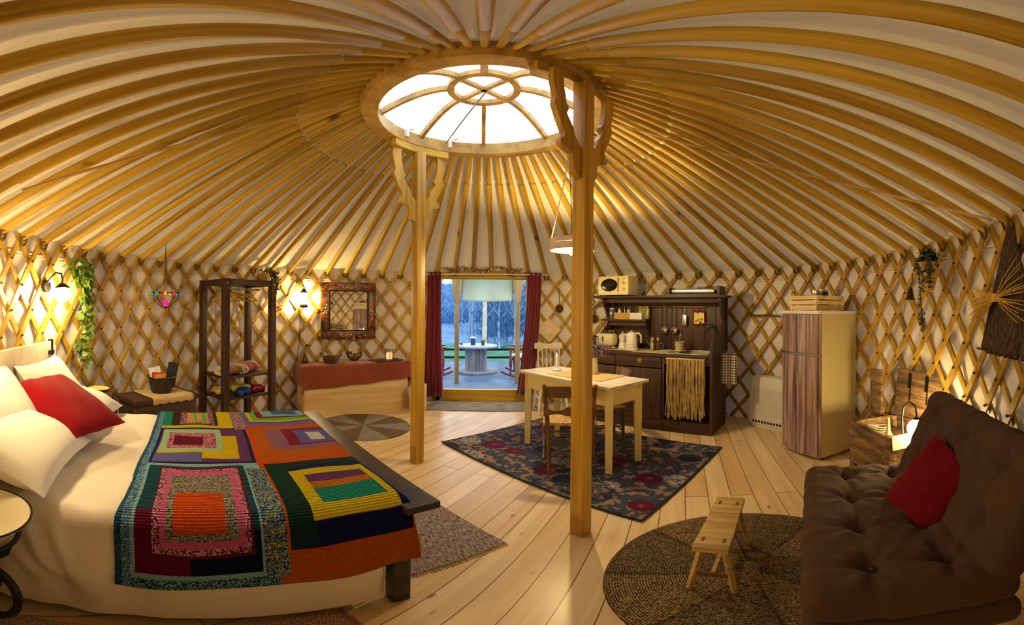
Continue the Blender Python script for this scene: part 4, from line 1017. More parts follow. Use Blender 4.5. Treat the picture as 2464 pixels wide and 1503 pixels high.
q = MB(); q.box((0, 0, .002), (.16, .11, .004)); tag(q.build('card', plain('printed_card', '#8a6a4a', .6), loc=SP(-.12, -.12, TZ), rz=SRZ - .2), 'small brown card on the sideboard between the baskets', 'card')
# pine box beside the curtain
q = MB(); q.box((0, 0, .17), (.22, .24, .34), bev=.006); tag(q.build('box', M['palewood'], loc=(-.86, 5.36, 0), rz=.1), 'small pale pine box between sideboard and red curtain', 'box')

# oval braided rug, doormat
m, nt, b = newmat('braided_oval'); b.inputs['Roughness'].default_value = 1
tcn = nt.nodes.new('ShaderNodeTexCoord'); sx_ = nt.nodes.new('ShaderNodeSeparateXYZ'); nt.links.new(tcn.outputs['Object'], sx_.inputs[0])
at_ = N(nt, 'Math', _operation='ARCTAN2'); nt.links.new(sx_.outputs[1], at_.inputs[0]); nt.links.new(sx_.outputs[0], at_.inputs[1])
mm = N(nt, 'Math', _operation='MULTIPLY'); mm.inputs[1].default_value = 5 / (2 * pi); nt.links.new(at_.outputs[0], mm.inputs[0])
fr = N(nt, 'Math', _operation='FRACT'); nt.links.new(mm.outputs[0], fr.inputs[0])
seg = ramp(nt, fr.outputs[0], [(0, '#6d5534'), (.5, '#8d8478')], 'CONSTANT')
ln_ = N(nt, 'VectorMath', _operation='LENGTH'); nt.links.new(tcn.outputs['Object'], ln_.inputs[0])
sn = N(nt, 'Math', _operation='MULTIPLY'); sn.inputs[1].default_value = 260; nt.links.new(ln_.outputs['Value'], sn.inputs[0]); s2 = N(nt, 'Math', _operation='SINE'); nt.links.new(sn.outputs[0], s2.inputs[0])
nz = N(nt, 'TexNoise', Scale=60.0); nt.links.new(tcn.outputs['Object'], nz.inputs['Vector'])
mxx = N(nt, 'Mix', _data_type='RGBA', _blend_type='MULTIPLY'); mxx.inputs[0].default_value = .8; nt.links.new(seg, mxx.inputs[6]); nt.links.new(ramp(nt, nz.outputs[0], [(.35, (.45, .42, .4)), (.65, (1.1, 1.1, 1.1))]), mxx.inputs[7]); nt.links.new(mxx.outputs[2], b.inputs['Base Color']); bump(nt, b, s2.outputs[0], .6, .006)
q = MB(); q.lathe([(0, .014), (.50, .014), (.535, .010), (.54, .001), (0, .001)], n=64, sy=1.0)
o = q.build('rug', m, loc=(-1.33, 4.36, 0), rz=.5); tag(o, 'round braided rug in brown and grey wedges before the sideboard', 'rug')
quadrug('doormat', rugmat('grey_mat', '#6b6255', '#9a9080', (6, 60, 1)), [(-.76, 5.30), (.80, 5.28), (.74, 5.80), (-.72, 5.82)], .012, 'long grey beige doormat on the floor before the doorway')
# the twin of the wall lamp on the other side of the bed head (just past the picture's left edge)
p, rz = local(-2.47, 1.56, .06)
copy_tree(wl_, p, rz, 'goose neck wall lamp with glowing globe at the near side of the bed head')
# ================================================================ DINING PLACE
# dining rug (pixelated flowers), lies under table and post
NU, NV = 120, 150
rg = random.Random(21)
FL = [(rg.random(), rg.random(), rg.uniform(.05, .09), rg.choice(['r', 'r', 'd', 'd', 'd', 'w', 'w'])) for _ in range(34)]
NZ = [[rg.random() for _ in range(200)] for _ in range(200)]
def nz(a, b): 
    x, y = a * 46, b * 62; i, j = int(x), int(y); f, g = x - i, y - j
    return (NZ[i][j] * (1 - f) + NZ[i + 1][j] * f) * (1 - g) + (NZ[i][j + 1] * (1 - f) + NZ[i + 1][j + 1] * f) * g
RUGC = {k: lin(v) for k, v in dict(base='#3c4352', blue='#2a3650', tan='#85685a', green='#46483c', wine='#541a2e', rose='#84384a', dark='#272e3a', pale='#a39a8e').items()}
def rugcol(u, v):
    n = nz(u, v); r = rg.random()
    c = 'base' if n < .4 else 'blue' if n < .52 else 'green' if n < .62 else 'tan'
    for x, y, R_, k in FL:
        d = hypot((u - x) * 1.25, (v - y) * 1.5)
        if d < R_:
            if k == 'r': c = 'rose' if d < R_ * .25 else 'wine'
            elif k == 'd': c = 'dark'
            elif r < .5: c = 'pale'
        elif k == 'd' and d < R_ * 1.5 and r < .45: c = 'tan'
    if u < .012 or u > .988 or v < .01 or v > .99: c = 'dark'
    col = RUGC[c]; k = .85 + .3 * r; return (col[0] * k, col[1] * k, col[2] * k)
P = [Vector(p) for p in ((-.40, 3.96, 0), (.93, 2.165, 0), (2.20, 3.185, 0), (.84, 4.95, 0))]
q = MB(); q.sheet(lambda u, v: (P[0].lerp(P[3], u)).lerp(P[1].lerp(P[2], u), v) + Vector((0, 0, .009)), NU, NV, -.0085 if False else .008)
m = vcol('printed_rug', .9, .25, (120, 150)); o = q.build('rug', m, smooth=False); dye(o, rugcol, NU, NV)
tag(o, 'dark blue grey flowered rug under the dining table', 'rug')

TX, TY, TRZ = .899, 3.574, atan2(.86, -.51)
def TP(x, y, z): return Vector((TX, TY, 0)) + Matrix.Rotation(TRZ, 3, 'Z') @ Vector((x, y, z))
tb = thing('dining_table', 'cream painted dining table with whitewashed plank top and square legs', 'table', (TX, TY, .009), TRZ)
q = MB()
for k in range(4): q.box((0, -.195 + .13 * k, .762), (1.20, .1285, .026), bev=.003)
q.build('tabletop', M['whitewood'], tb)
for s in (-1, 1):
    q = MB(); q.box((0, s * .205, .675), (1.02, .022, .148), bev=.002); q.build('apron', M['cream'], tb)
    q = MB(); q.box((s * .535, 0, .675), (.022, .36, .148), bev=.002); q.build('apron', M['cream'], tb)
    for r in (-1, 1):
        q = MB(); q.add([(s * (.545 - a * .028 * t), r * (.215 - b_ * .028 * t), z) for z, t, in ((0, .001), (.749, .001)) for a, b_ in ((0, 0), (0, 0), (0, 0), (0, 0))], [])
        q = MB(); q.tube([(s * .53, r * .195, 0), (s * .527, r * .192, .60), (s * .527, r * .192, .749)], [.038, .046, .046], 4); q.build('leg', M['cream'], tb, smooth=False)
def mat_(c, w, d, rz, label):
    q = MB(); q.sheet(lambda u, v: ((u - .5) * w, (v - .5) * d, .004), 8, 8, .0035); tag(q.build('placemat', M['jute'], loc=(c[0], c[1], .785), rz=rz), label, 'placemat')
mat_((.86, 3.66), .30, .40, TRZ, 'woven jute placemat on the dining table beside the candle')
mat_((1.05, 3.43), .30, .38, TRZ + .1, 'woven jute placemat on the dining table under the vase')
cs = thing('candle_holder', 'lit white candle in a glass star holder on the dining table', 'candle', (.735, 3.86, .785))
q = MB(); q.lathe([(0, 0), (.045, 0), (.05, .015), (.03, .03), (.018, .04), (.02, .055), (.013, .055), (.012, .03), (0, .03)], n=8); q.build('glass_holder', plain('clear_blue_glass', '#b8ccd4', .08, spec=.8), cs, smooth=False)
q = MB(); q.lathe([(0, .03), (.011, .03), (.011, .135), (.004, .138), (0, .136)]); q.build('candle', M['wax'], cs)
q = MB(); q.lathe([(0, .14), (.006, .15), (.004, .165), (0, .185)], n=10); q.build('flame', glow('table_candle_flame', (1, .72, .32), 40), cs)
vs_ = thing('flower_vase', 'white ceramic jug of dried lavender on the dining table', 'vase', (1.03, 3.60, .789))
q = MB(); q.lathe([(0, 0), (.045, 0), (.052, .02), (.05, .10), (.042, .14), (.046, .155), (.040, .15), (.044, .09), (0, .02)], n=28); q.build('jug', plain('white_ceramic', '#d8d2b8', .25, var=.06), vs_)
q = MB(); random.seed(8); P2 = []
for i in range(34):
    a = random.uniform(0, 6.28); e = random.uniform(.02, .15); h_ = random.uniform(.20, .33); P2.append(Vector((e * cos(a), e * sin(a), h_)))
    q.tube([(.01 * cos(a), .01 * sin(a), .05), (.03 * cos(a), .03 * sin(a), .15), P2[-1]], .0014, 4)
q.build('stems', M['walnut'], vs_)
q = MB()
for p in P2:
    for k in range(9):
        c = p + Vector((random.gauss(0, .016), random.gauss(0, .016), random.gauss(-.02, .022))); q.ball(c, random.uniform(.0035, .006), 5, 4)
q.build('blossoms', plain('lavender', '#8a7494', .9, var=.2, vs=30), vs_)

def rush_chair(label, x, y, rz):
    t = thing('rush_chair', label, 'chair', (x, y, .010), rz, None); w, d = .40, .36; wd = M['walnut']
    for s in (-1, 1):
        q = MB(); q.tube([(-.02, s * w / 2 * .78, 0), (0, s * w / 2 * .86, .42), (-.02, s * w / 2 * .9, .55), (-.075, s * w / 2 * 1.0, .80)], [.016, .02, .019, .015], 8); q.build('back_leg', wd, t)
        q = MB(); q.tube([(d, s * (w / 2 + .02), 0), (d, s * (w / 2 + .02), .43), (d, s * (w / 2 + .02), .445)], [.015, .02, .016], 8); q.build('front_leg', wd, t)
        for z in (.15, .26):
            q = MB(); q.cyl((0, s * w / 2, z), (d, s * (w / 2 + .02), z), .009, n=8); q.build('stretcher', wd, t)
    for xx, z in ((0, .2), (d, .16), (d, .28)):
        q = MB(); q.cyl((xx, -w / 2, z), (xx, w / 2, z), .009, n=8); q.build('stretcher', wd, t)
    def slat(z0, z1, wave):
        q = MB()
        def fn(u, v):
            yy = (u - .5) * w * 1.0; zz = z0 + (z1 - z0) * v
            if wave: zz += (.018 * cos((u - .5) * 4 * pi) * (1 if v > .5 else -.6) + .012 * (1 - abs(2 * u - 1)))
            else: zz += .012 * (1 - (2 * u - 1) ** 2) * v
            return (-.022 - (zz - .55) * .21 - .028 * (1 - (2 * u - 1) ** 2), yy, zz)
        q.sheet(fn, 24, 5, .014); return q
    slat(.70, .785, False).build('top_slat', wd, t); slat(.545, .595, True).build('lower_slat', wd, t)
    q = MB()
    def seat(u, v):
        X = -.01 + (d + .03) * v; hw = (w / 2 + .012 + .02 * v); Y = (u - .5) * 2 * hw
        return (X, Y, .448 - .014 * (1 - max(abs(2 * u - 1), abs(2 * v - 1))) + .0025 * sin(max(abs(2 * u - 1), abs(2 * v - 1)) * 60))
    q.sheet(seat, 36, 36, .022); q.build('seat', M['rush'], t)
    return t
m, nt, b = newmat('woven_rush'); b.inputs['Roughness'].default_value = .8
n = N(nt, 'TexNoise', Scale=1.0, Detail=3.0); nt.links.new(coords(nt, (60, 60, 60)), n.inputs['Vector']); nt.links.new(ramp(nt, n.outputs[0], [(.35, '#8a6428'), (.6, '#cfae68')]), b.inputs['Base Color']); bump(nt, b, n.outputs[0], .5); M['rush'] = m
rush_chair('brown ladder back chair with rush seat, its back toward the square pine post', .69, 3.06, 1.35)
rush_chair('brown ladder back chair on the kitchen side of the dining table', 1.32, 3.72, pi - .05)
# white spindle chair
wc = thing('spindle_chair', 'cream painted spindle back chair between red curtain and dining table', 'chair', (.93, 5.28, 0), -pi / 2 + .0)
cw = M['cream_w'] = plain('worn_cream_paint', '#d9cdb0', .5, var=.12, vs=20)
q = MB(); q.rbox((.40, .40, .03), .014, (8, 8, 2), c=(.0, 0, .45)); q.build('seat', cw, wc)
for sx_ in (-1, 1):
    for sy_ in (-1, 1):
        q = MB(); q.tube([(sx_ * .21, sy_ * .20, 0), (sx_ * .18, sy_ * .175, .2), (sx_ * .14, sy_ * .15, .44)], [.013, .02, .014], 10); q.build('leg', cw, wc)
for k in range(6):
    y_ = -.145 + .058 * k; q = MB(); q.tube([(-.16, y_ * .9, .46), (-.19, y_, .65), (-.215, y_ * 1.05, .86)], [.011, .014, .010] if k in (0, 5) else [.007, .010, .007], 8); q.build('back_spindle', cw, wc)
q = MB(); q.sheet(lambda u, v: (-.205 - .03 * (1 - (2 * u - 1) ** 2) - .012 * v, (u - .5) * .39, .845 + .075 * v + .012 * sin(u * 3 * pi) * v), 20, 5, .018); q.build('crest_rail', cw, wc)
for s in (-1, 1):
    q = MB(); q.cyl((-.19, s * .18, .2), (.19, s * .18, .2), .009); q.build('stretcher', cw, wc)

# pendant hoop lamp over the table
pd = thing('pendant_lamp', 'round wooden hoop pendant lamp hung on ropes above the dining table', 'pendant lamp', (.80, 3.50, 1.93))
hw_ = wood('hoop_wood', '#a98a62', '#cdb088', 0, 10, 4, .5)
q = MB(); q.lathe([(.192, 0), (.204, 0), (.204, .062), (.192, .062), (.192, 0)], n=56); q.build('lower_hoop', hw_, pd, ang=30)
q = MB(); q.lathe([(.194, .064), (.207, .064), (.207, .105), (.194, .105), (.194, .064)], n=56); q.build('upper_hoop', hw_, pd, ang=30)
q = MB(); q.bar((-.195, 0, .09), (.195, 0, .09), .03, .012); q.build('cross_bar', hw_, pd, smooth=False)
q = MB(); q.cyl((0, 0, .035), (0, 0, .085), .018); q.build('bulb_socket', M['black'], pd)
q = MB(); q.ball((0, 0, .0), .036, 16, 10, (1, 1, 1.15)); q.build('bulb', glow('pendant_bulb_glow', WARM, P_PENDANT), pd)
for k in range(3):
    a = 2 * pi * k / 3 + .6; q = MB(); q.tube([(.2 * cos(a), .2 * sin(a), .10), (.06 * cos(a) - .03, .06 * sin(a) - .04, .62), (-.05, -.07, .92)], .006, 6); q.build('rope', M['rope'], pd)
q = MB(); q.tube([(0, 0, .09), (-.02, -.03, .5), (-.05, -.07, .93)], .004, 5); q.build('cable', M['black'], pd)

# small things on the lattice by the door
def onwall(phi, z, inset=.06): return WP(phi, z, inset), wall_rz(phi)
p, rz = onwall(.373, 1.41)
w1 = thing('wooden_disc', 'small brown wooden disc on a cord, on the lattice beside the red curtain', 'wall ornament', p, rz)
q = MB(); q.lathe([(0, -.012), (.055, -.010), (.060, 0), (.055, .010), (0, .012)], n=28, M=Matrix.Rotation(pi / 2, 4, 'X')); q.build('disc', M['wicker'], w1)
q = MB(); q.cyl((0, 0, .05), (-.005, 0, .30), .004, n=6); q.build('cord', M['iron'], w1)
p, rz = onwall(.540, 1.265)
w1 = thing('wooden_disc', 'brown wooden disc with beaded cord, on the lattice left of the kitchen shelf', 'wall ornament', p, rz)
q = MB(); q.lathe([(0, -.012), (.055, -.010), (.060, 0), (.055, .010), (0, .012)], n=28, M=Matrix.Rotation(pi / 2, 4, 'X')); q.build('disc', M['wicker'], w1)
q = MB(); q.cyl((0, 0, .05), (-.01, 0, .42), .004, n=6)
for k in range(9): q.ball((-.01 * k / 9 + .012 * (-1) ** k, 0, .10 + .035 * k), .014, 6, 5)
q.build('beaded_cord', M['walnut'], w1)
p, rz = onwall(.325, 1.09, .075)
q = MB(); q.box((0, 0, 0), (.26, .012, .26), Matrix.Rotation(.72, 4, 'Y'), bev=.003); o = thing('notice_board', 'pale square board with a white paper tag set in the lattice by the doorway', 'sign', p, rz)
q.build('board', M['palewood'], o); q = MB(); q.box((0, -.009, 0), (.09, .004, .05)); q.build('paper_tag', M['white'], o, smooth=False)

# ================================================================ KITCHEN
KX, KY, KRZ = 1.316, 4.75, atan2(-.757, .654)
def KP(x, y, z): return Vector((KX, KY, 0)) + Matrix.Rotation(KRZ, 3, 'Z') @ Vector((x, y, z))
kt = thing('kitchen_unit', 'dark stained kitchen unit with sink, worktop, plank back and shelves', 'kitchen unit', (KX, KY, 0), KRZ)
D, DV = M['dark'], M['dark_v']
def kpart(name, boxes, mat, bev=.003, **k):
    q = MB()
    for c0, c1 in boxes: q.box([(a + b_) / 2 for a, b_ in zip(c0, c1)], [abs(b_ - a) for a, b_ in zip(c0, c1)], bev=bev)
    return q.build(name, mat, kt, **k)
kpart('carcass', [((0, .02, .0), (.03, .60, .87)), ((.97, .0, .0), (1.0, .60, .87)), ((0, .56, .1), (1.53, .58, .87)), ((.03, .03, .10), (1.52, .56, .13)), ((0, 0, 0), (1.53, .03, .14)), ((1.0, 0, .79), (1.53, .02, .87))], D)
SIDE = [(-.0, 0), (.60, 0), (.60, 1.32), (.52, 1.28), (.40, 1.16), (.28, 1.08), (.0, 1.06)]
for x, nm in ((-.015, 'side_panel'), (1.545, 'side_panel')):
    q = MB(); q.prism(SIDE, .03, Matrix(((0, 0, 1, x), (1, 0, 0, 0), (0, 1, 0, 0), (0, 0, 0, 1)))); q.build(nm, DV, kt, smooth=False)
kpart('worktop', [((0, -.03, .87), (1.02, .60, .90)), ((1.02, -.03, .87), (1.50, .10, .90)), ((1.02, .48, .87), (1.53, .60, .90)), ((1.48, -.0, .87), (1.53, .48, .90))], D)
q = MB()
for k in range(11): q.box((-.0 + .145 * k + .06, .59, 1.23), (.141, .02, .66), bev=.003)
q.build('back_panel', DV, kt)
kpart('shelf', [((-.16, .30, 1.548), (1.62, .62, 1.575)), ((-.04, .40, 1.488), (1.54, .42, 1.548))], D)
for x in (-.03, 1.54):
    q = MB(); q.prism([(.58, 1.548), (.58, 1.20), (.54, 1.20), (.36, 1.50), (.36, 1.548)], .03, Matrix(((0, 0, 1, x), (1, 0, 0, 0), (0, 1, 0, 0), (0, 0, 0, 1)))); q.build('shelf_bracket', D, kt, smooth=False)
kpart('small_shelf', [((-.08, .40, 1.25), (.57, .58, 1.275)), ((-.02, .46, 1.19), (.55, .475, 1.25))], D)
for x in (.0, .55):
    q = MB(); q.prism([(.58, 1.25), (.58, 1.07), (.55, 1.07), (.46, 1.19), (.44, 1.25)], .025, Matrix(((0, 0, 1, x), (1, 0, 0, 0), (0, 1, 0, 0), (0, 0, 0, 1)))); q.build('shelf_bracket', D, kt, smooth=False)
for x0, x1 in ((.03, .375), (.38, .965)):
    q = MB(); q.box(((x0 + x1) / 2, -.004, .81), (x1 - x0, .02, .13), bev=.003); dw = q.build('drawer', D, kt)
    if x0 > .2:
        q = MB(); q.box((.70, -.018, .81), (.05, .006, .055), bev=.003); q.tube(arc((.70, -.026, .80), .014, pi, 2 * pi, 8), .004, 5); q.build('brass_pull', plain('brass', '#b89a58', .35, 1.0), dw)
    q = MB(); q.box(((x0 + x1) / 2, -.004, .435), (x1 - x0, .02, .59), bev=.003); q.box(((x0 + x1) / 2, -.015, .435), (x1 - x0 - .12, .006, .47), bev=.002); q.build('door', DV, kt)
q = MB(); q.lathe([(0, .86), (.14, .865), (.17, .90)], (1.25, .29, 0), n=4)
q = MB(); q.box((1.25, .29, .80), (.42, .36, .012)); 
for c, d in (((1.035, .29, .85), (.012, .38, .11)), ((1.465, .29, .85), (.012, .38, .11)), ((1.25, .106, .85), (.44, .012, .11)), ((1.25, .474, .85), (.44, .012, .11))): q.box(c, d)
for c, d in (((1.025, .29, .905), (.05, .44, .008)), ((1.475, .29, .905), (.05, .44, .008)), ((1.25, .09, .905), (.50, .05, .008)), ((1.25, .485, .905), (.50, .05, .008))): q.box(c, d, bev=.003)
q.build('sink', plain('pale_steel', '#cfc9b4', .25, .5), kt)
q = MB(); q.tube([(1.44, .53, .90), (1.44, .53, 1.15), (1.41, .51, 1.22), (1.36, .48, 1.245), (1.30, .45, 1.235), (1.25, .42, 1.19)], .010, 8); q.cyl((1.44, .53, .90), (1.44, .53, .94), .02); q.bar((1.44, .52, 1.0), (1.44, .45, 1.03), .012, .008); q.build('tap', M['chrome'], kt)
q = MB(); q.cyl((.53, .545, 1.437), (1.32, .545, 1.437), .006)
for x in (.55, .93, 1.30): q.cyl((x, .545, 1.437), (x, .58, 1.437), .005)
q.build('hanging_rail', plain('brass_rail', '#a8873c', .35, 1.0), kt)
q = MB(); q.cyl((1.56, .22, .90), (1.80, .22, .90), .008)
q.build('towel_bar', D, kt)

def ktag(o, label, cat, group=None): return tag(o, label, cat, group)
# towel, macrame
q = MB(); q.sheet(lambda u, v: (1.60 + .18 * u + .003 * sin(v * 8), .207 - .010 * sin(u * 9), .912 - .34 * v - .012 * u), 16, 20, .003)
q.sheet(lambda u, v: (1.60 + .18 * (1 - u), .233 + .004 * sin(u * 9), .912 - .26 * v), 10, 12, .003)
m, nt, b = newmat('checked_towel'); b.inputs['Roughness'].default_value = .95
ck = N(nt, 'TexBrick', Scale=1.0); ck.offset = 0; ck.inputs['Brick Width'].default_value = .03; ck.inputs['Row Height'].default_value = .03; ck.inputs['Mortar Size'].default_value = .006
ck.inputs['Color1'].default_value = ck.inputs['Color2'].default_value = (*lin('#d8ccb8'), 1); ck.inputs['Mortar'].default_value = (*lin('#5a4a3c'), 1)
sxx = nt.nodes.new('ShaderNodeSeparateXYZ'); cx_ = nt.nodes.new('ShaderNodeCombineXYZ'); nt.links.new(coords(nt, (1, 1, 1), False), sxx.inputs[0]); nt.links.new(sxx.outputs[0], cx_.inputs[0]); nt.links.new(sxx.outputs[2], cx_.inputs[1]); nt.links.new(cx_.outputs[0], ck.inputs['Vector']); nt.links.new(ck.outputs[0], b.inputs['Base Color'])
o = q.build('tea_towel', m, loc=(KX, KY, 0), rz=KRZ, ang=180); ktag(o, 'checked tea towel hung over the bar at the right end of the kitchen', 'towel')
mc = thing('macrame_curtain', 'straw coloured string curtain hung under the sink', 'curtain', (KX, KY, 0), KRZ)
q = MB(); q.cyl((1.045, -.045, .862), (1.485, -.045, .862), .010); q.build('dowel', M['rope'], mc)
q = MB(); random.seed(12)
for i in range(74):
    x = 1.05 + .43 * i / 73; zb = .20 + random.uniform(-.03, .05); yy = -.045 + random.uniform(-.012, .012); j = random.uniform(-.012, .012)
    q.tube([(x, yy, .862), (x + j, yy - .004, .62), (x - j * .5, yy + .003, .40), (x + random.uniform(-.02, .02), yy - .006, zb)], [.0042, .0038, .0042, .005], 5)
q.build('strings', plain('straw_string', '#b89a5e', .9, var=.25, vs=14), mc)
# worktop things
def K_(name, label, cat, x, y, z, rz=0.0, group=None): return thing(name, label, cat, KP(x, y, z), KRZ + rz, group)
q = MB(); q.sheet(lambda u, v: ((u - .5) * .46, (v - .5) * .30 + .04 * sin(u * pi), .004), 16, 8, .003); ktag(q.build('trivet_mat', M['jute'], loc=KP(.37, .26, .90), rz=KRZ), 'oval jute mat under kettle and coffee pot', 'mat')
q = MB(); q.sheet(lambda u, v: ((u - .5) * .52, (v - .5) * .34, .004), 16, 8, .003); ktag(q.build('placemat', M['jute'], loc=KP(.83, .22, .90), rz=KRZ), 'square jute placemat on the worktop between kettle and sink', 'placemat')
to = K_('toaster', 'cream retro toaster with dark emblem on the kitchen worktop', 'toaster', .10, .24, .90)
cr_ = plain('cream_enamel_gloss', '#cfc59a', .2)
q = MB(); q.rbox((.27, .18, .17), .055, (14, 10, 8), c=(0, 0, .115)); q.build('body', cr_, to)
q = MB(); q.box((0, 0, .022), (.26, .17, .025), bev=.008); q.build('chrome_base', M['chrome'], to)
q = MB(); q.box((-.0, -.03, .2005), (.19, .025, .006)); q.box((0, .03, .2005), (.19, .025, .006)); q.build('slots', M['black'], to, smooth=False)
q = MB()
for k in range(7): q.tube([(-.08 + .026 * k, -.05, .20), (-.08 + .026 * k, -.045, .24), (-.08 + .026 * k, .045, .24), (-.08 + .026 * k, .05, .20)], .0025, 5)
q.build('warming_rack', M['chrome'], to)
q = MB()
for k in range(7):
    a = pi * k / 6; q.ball((-.082 + .016 * cos(a), -.092, .145 + .012 * sin(a)), .0055, 6, 4, (1.2, .3, .9))
q.box((-.082, -.091, .132), (.005, .003, .026)); q.box((-.08, -.091, .117), (.045, .003, .004)); q.build('emblem', M['black'], to)
q = MB(); q.box((-.0, -.092, .13), (.008, .006, .075)); q.box((0, -.098, .14), (.022, .016, .01), bev=.003); q.build('lever', M['black'], to)
mk_ = K_('coffee_pot', 'white stovetop coffee pot between toaster and kettle', 'coffee pot', .30, .30, .905)
q = MB(); q.lathe([(0, 0), (.055, 0), (.058, .01), (.042, .085), (.045, .09), (0, .09)], n=8); q.build('boiler', M['white'], mk_, smooth=False)
q = MB(); q.lathe([(0, .09), (.040, .092), (.038, .105), (.05, .165), (.052, .17), (.0, .18)], n=8); q.build('upper_pot', M['white'], mk_, smooth=False)
q = MB(); q.lathe([(0, .17), (.05, .172), (.02, .19), (.006, .195), (.012, .21), (.004, .222), (0, .222)], n=8); q.build('lid', M['white'], mk_, smooth=False)
q = MB(); q.tube([(.045, 0, .165), (.085, 0, .165), (.09, 0, .12), (.085, 0, .10)], .007, 6); q.build('handle', M['white'], mk_)
ke = K_('kettle', 'white electric kettle with dark band on the kitchen worktop', 'kettle', .45, .26, .905, .2)
q = MB(); q.lathe([(0, .03), (.075, .03), (.078, .045), (.062, .19), (.055, .205), (0, .208)], n=32); q.build('body', M['white'], ke)
q = MB(); q.lathe([(0, 0), (.085, 0), (.085, .022), (.07, .03), (0, .03)], n=32); q.build('base', M['white'], ke)
q = MB(); q.lathe([(.0755, .055), (.0765, .055), (.0758, .066), (.0748, .066), (.0755, .055)], n=32); q.build('band', M['black'], ke)
q = MB(); q.tube([(.05, 0, .20), (.09, 0, .205), (.12, 0, .18), (.125, 0, .12), (.118, 0, .085)], [.011, .012, .011, .010, .009], 8); q.build('handle', M['white'], ke)
q = MB(); q.lathe([(0, .205), (.05, .206), (.03, .22), (.006, .224), (.009, .236), (0, .24)], n=20); q.build('lid', M['white'], ke)
q = MB(); q.tube([(-.05, 0, .17), (-.085, 0, .195)], [.02, .010], 8); q.build('spout', M['white'], ke)
cu = K_('cruet_set', 'steel cruet stand with corked oil bottles on the jute placemat', 'cruet set', .74, .32, .905)
for dx, dy in ((-.03, 0), (.03, .02)):
    q = MB(); q.lathe([(0, .005), (.027, .006), (.027, .075), (.012, .10), (.011, .125), (0, .125)], n=16, c=(dx, dy, 0)); b1 = q.build('bottle', M['steel'] if dx < 0 else M['glass'], cu)
    q = MB(); q.lathe([(0, .12), (.013, .12), (.016, .155), (0, .157)], n=10, c=(dx, dy, 0)); q.build('cork', plain('cork', '#c9a070', .8), b1)
q = MB(); q.tube([(-.05, -.01, .05), (-.085, -.03, .10), (-.10, -.035, .155)], [.006, .005, .003], 6); q.build('spout', M['steel'], cu)
q = MB(); q.tube([(.055, .02, .09), (.095, .025, .085), (.10, .03, .05), (.09, .03, .02), (.058, .02, .02)], .005, 6); q.build('handle', M['steel'], cu)
q = MB(); q.tube([(-.04, -.03, .005), (-.03, -.035, .14)], .005, 6); q.build('wooden_stick', M['palewood'], cu)
sp_ = K_('spoon_rest', 'white spoon rest dish on the worktop beside the utensil crock', 'dish', .93, .30, .905)
q = MB(); q.lathe([(0, 0), (.035, 0), (.05, .012), (.047, .014), (.03, .005), (0, .005)], n=24); q.build('dish', M['white'], sp_); q = MB(); q.box((-.075, .0, .008), (.06, .02, .008), bev=.003); q.build('handle', M['white'], sp_)
uc = K_('utensil_crock', 'beige utensil crock with a whisk standing on a white saucer', 'crock', 1.06, .33, .905)
q = MB(); q.lathe([(0, 0), (.06, 0), (.085, .012), (.08, .014), (.055, .006), (0, .006)], n=28); q.build('saucer', M['white'], uc)
q = MB(); q.lathe([(0, .008), (.052, .008), (.058, .10), (.066, .108), (.066, .118), (.055, .118), (.048, .02), (0, .02)], n=28); q.build('pot', plain('beige_stoneware', '#a89c78', .5, var=.1), uc)
q = MB()
for k in range(5):
    a = pi * k / 5; q.tube([(.0, 0, .14), (.018 * cos(a), .018 * sin(a), .18), (.012 * cos(a), .012 * sin(a), .205), (0, 0, .212), (-.012 * cos(a), -.012 * sin(a), .205), (-.018 * cos(a), -.018 * sin(a), .18), (0, 0, .14)], .0016, 4)
q.cyl((0, 0, .03), (0, 0, .14), .006); q.build('whisk', M['chrome'], uc)
# hanging utensils
def ladle(x, label, hole):
    t = K_('ladle', label, 'ladle', x, .535, 1.437)
    q = MB(); q.tube([(0, 0, .012), (0, -.012, .008), (0, -.014, -.01), (0, -.006, -.03), (0, -.006, -.25)], [.003, .003, .003, .006, .005], 6); q.build('handle', M['steel'], t)
    q = MB(); q.lathe([(.0, -.03), (.025, -.024), (.045, 0), (.042, 0), (.022, -.019), (0, -.025)], n=24, c=(0, 0, 0), M=Matrix.Translation((0, -.02, -.29)) @ Matrix.Rotation(1.1, 4, 'X')); q.build('bowl', M['steel'], t)
    if hole:
        q = MB()
        for k in range(8): q.ball((.02 * cos(k * .8), -.04, -.29 + .02 * sin(k * .8)), .004, 5, 4)
        q.build('holes', M['black'], t)
ladle(.78, 'steel ladle hanging on the rail above the worktop, left of the skimmer', 0); ladle(.91, 'steel skimmer with holes hanging on the rail above the crock', 1)
bo = K_('grater', 'small steel grater hanging on the rail left of the red pot holder', 'grater', 1.045, .535, 1.437)
q = MB(); q.box((0, -.005, -.165), (.055, .02, .13), bev=.006); q.build('body', M['steel'], bo); q = MB(); q.tube([(0, 0, .008), (0, -.012, .0), (0, -.006, -.05), (-.02, -.006, -.10)], .003, 5); q.build('hook', M['steel'], bo)
ph = K_('pot_holder', 'red edged quilted pot holder with fruit pattern on the kitchen back panel', 'pot holder', 1.225, .566, 1.30)
q = MB(); q.rbox((.165, .014, .175), .006, (12, 2, 12), c=(0, 0, 0)); q.build('red_border', M['red'], ph)
m, nt, b = newmat('fruit_print'); b.inputs['Roughness'].default_value = .9; vo = N(nt, 'TexVoronoi', Scale=38.0); nt.links.new(coords(nt, (1, 1, 1), False), vo.inputs['Vector']); sp3 = nt.nodes.new('ShaderNodeSeparateColor'); nt.links.new(vo.outputs['Color'], sp3.inputs[0])
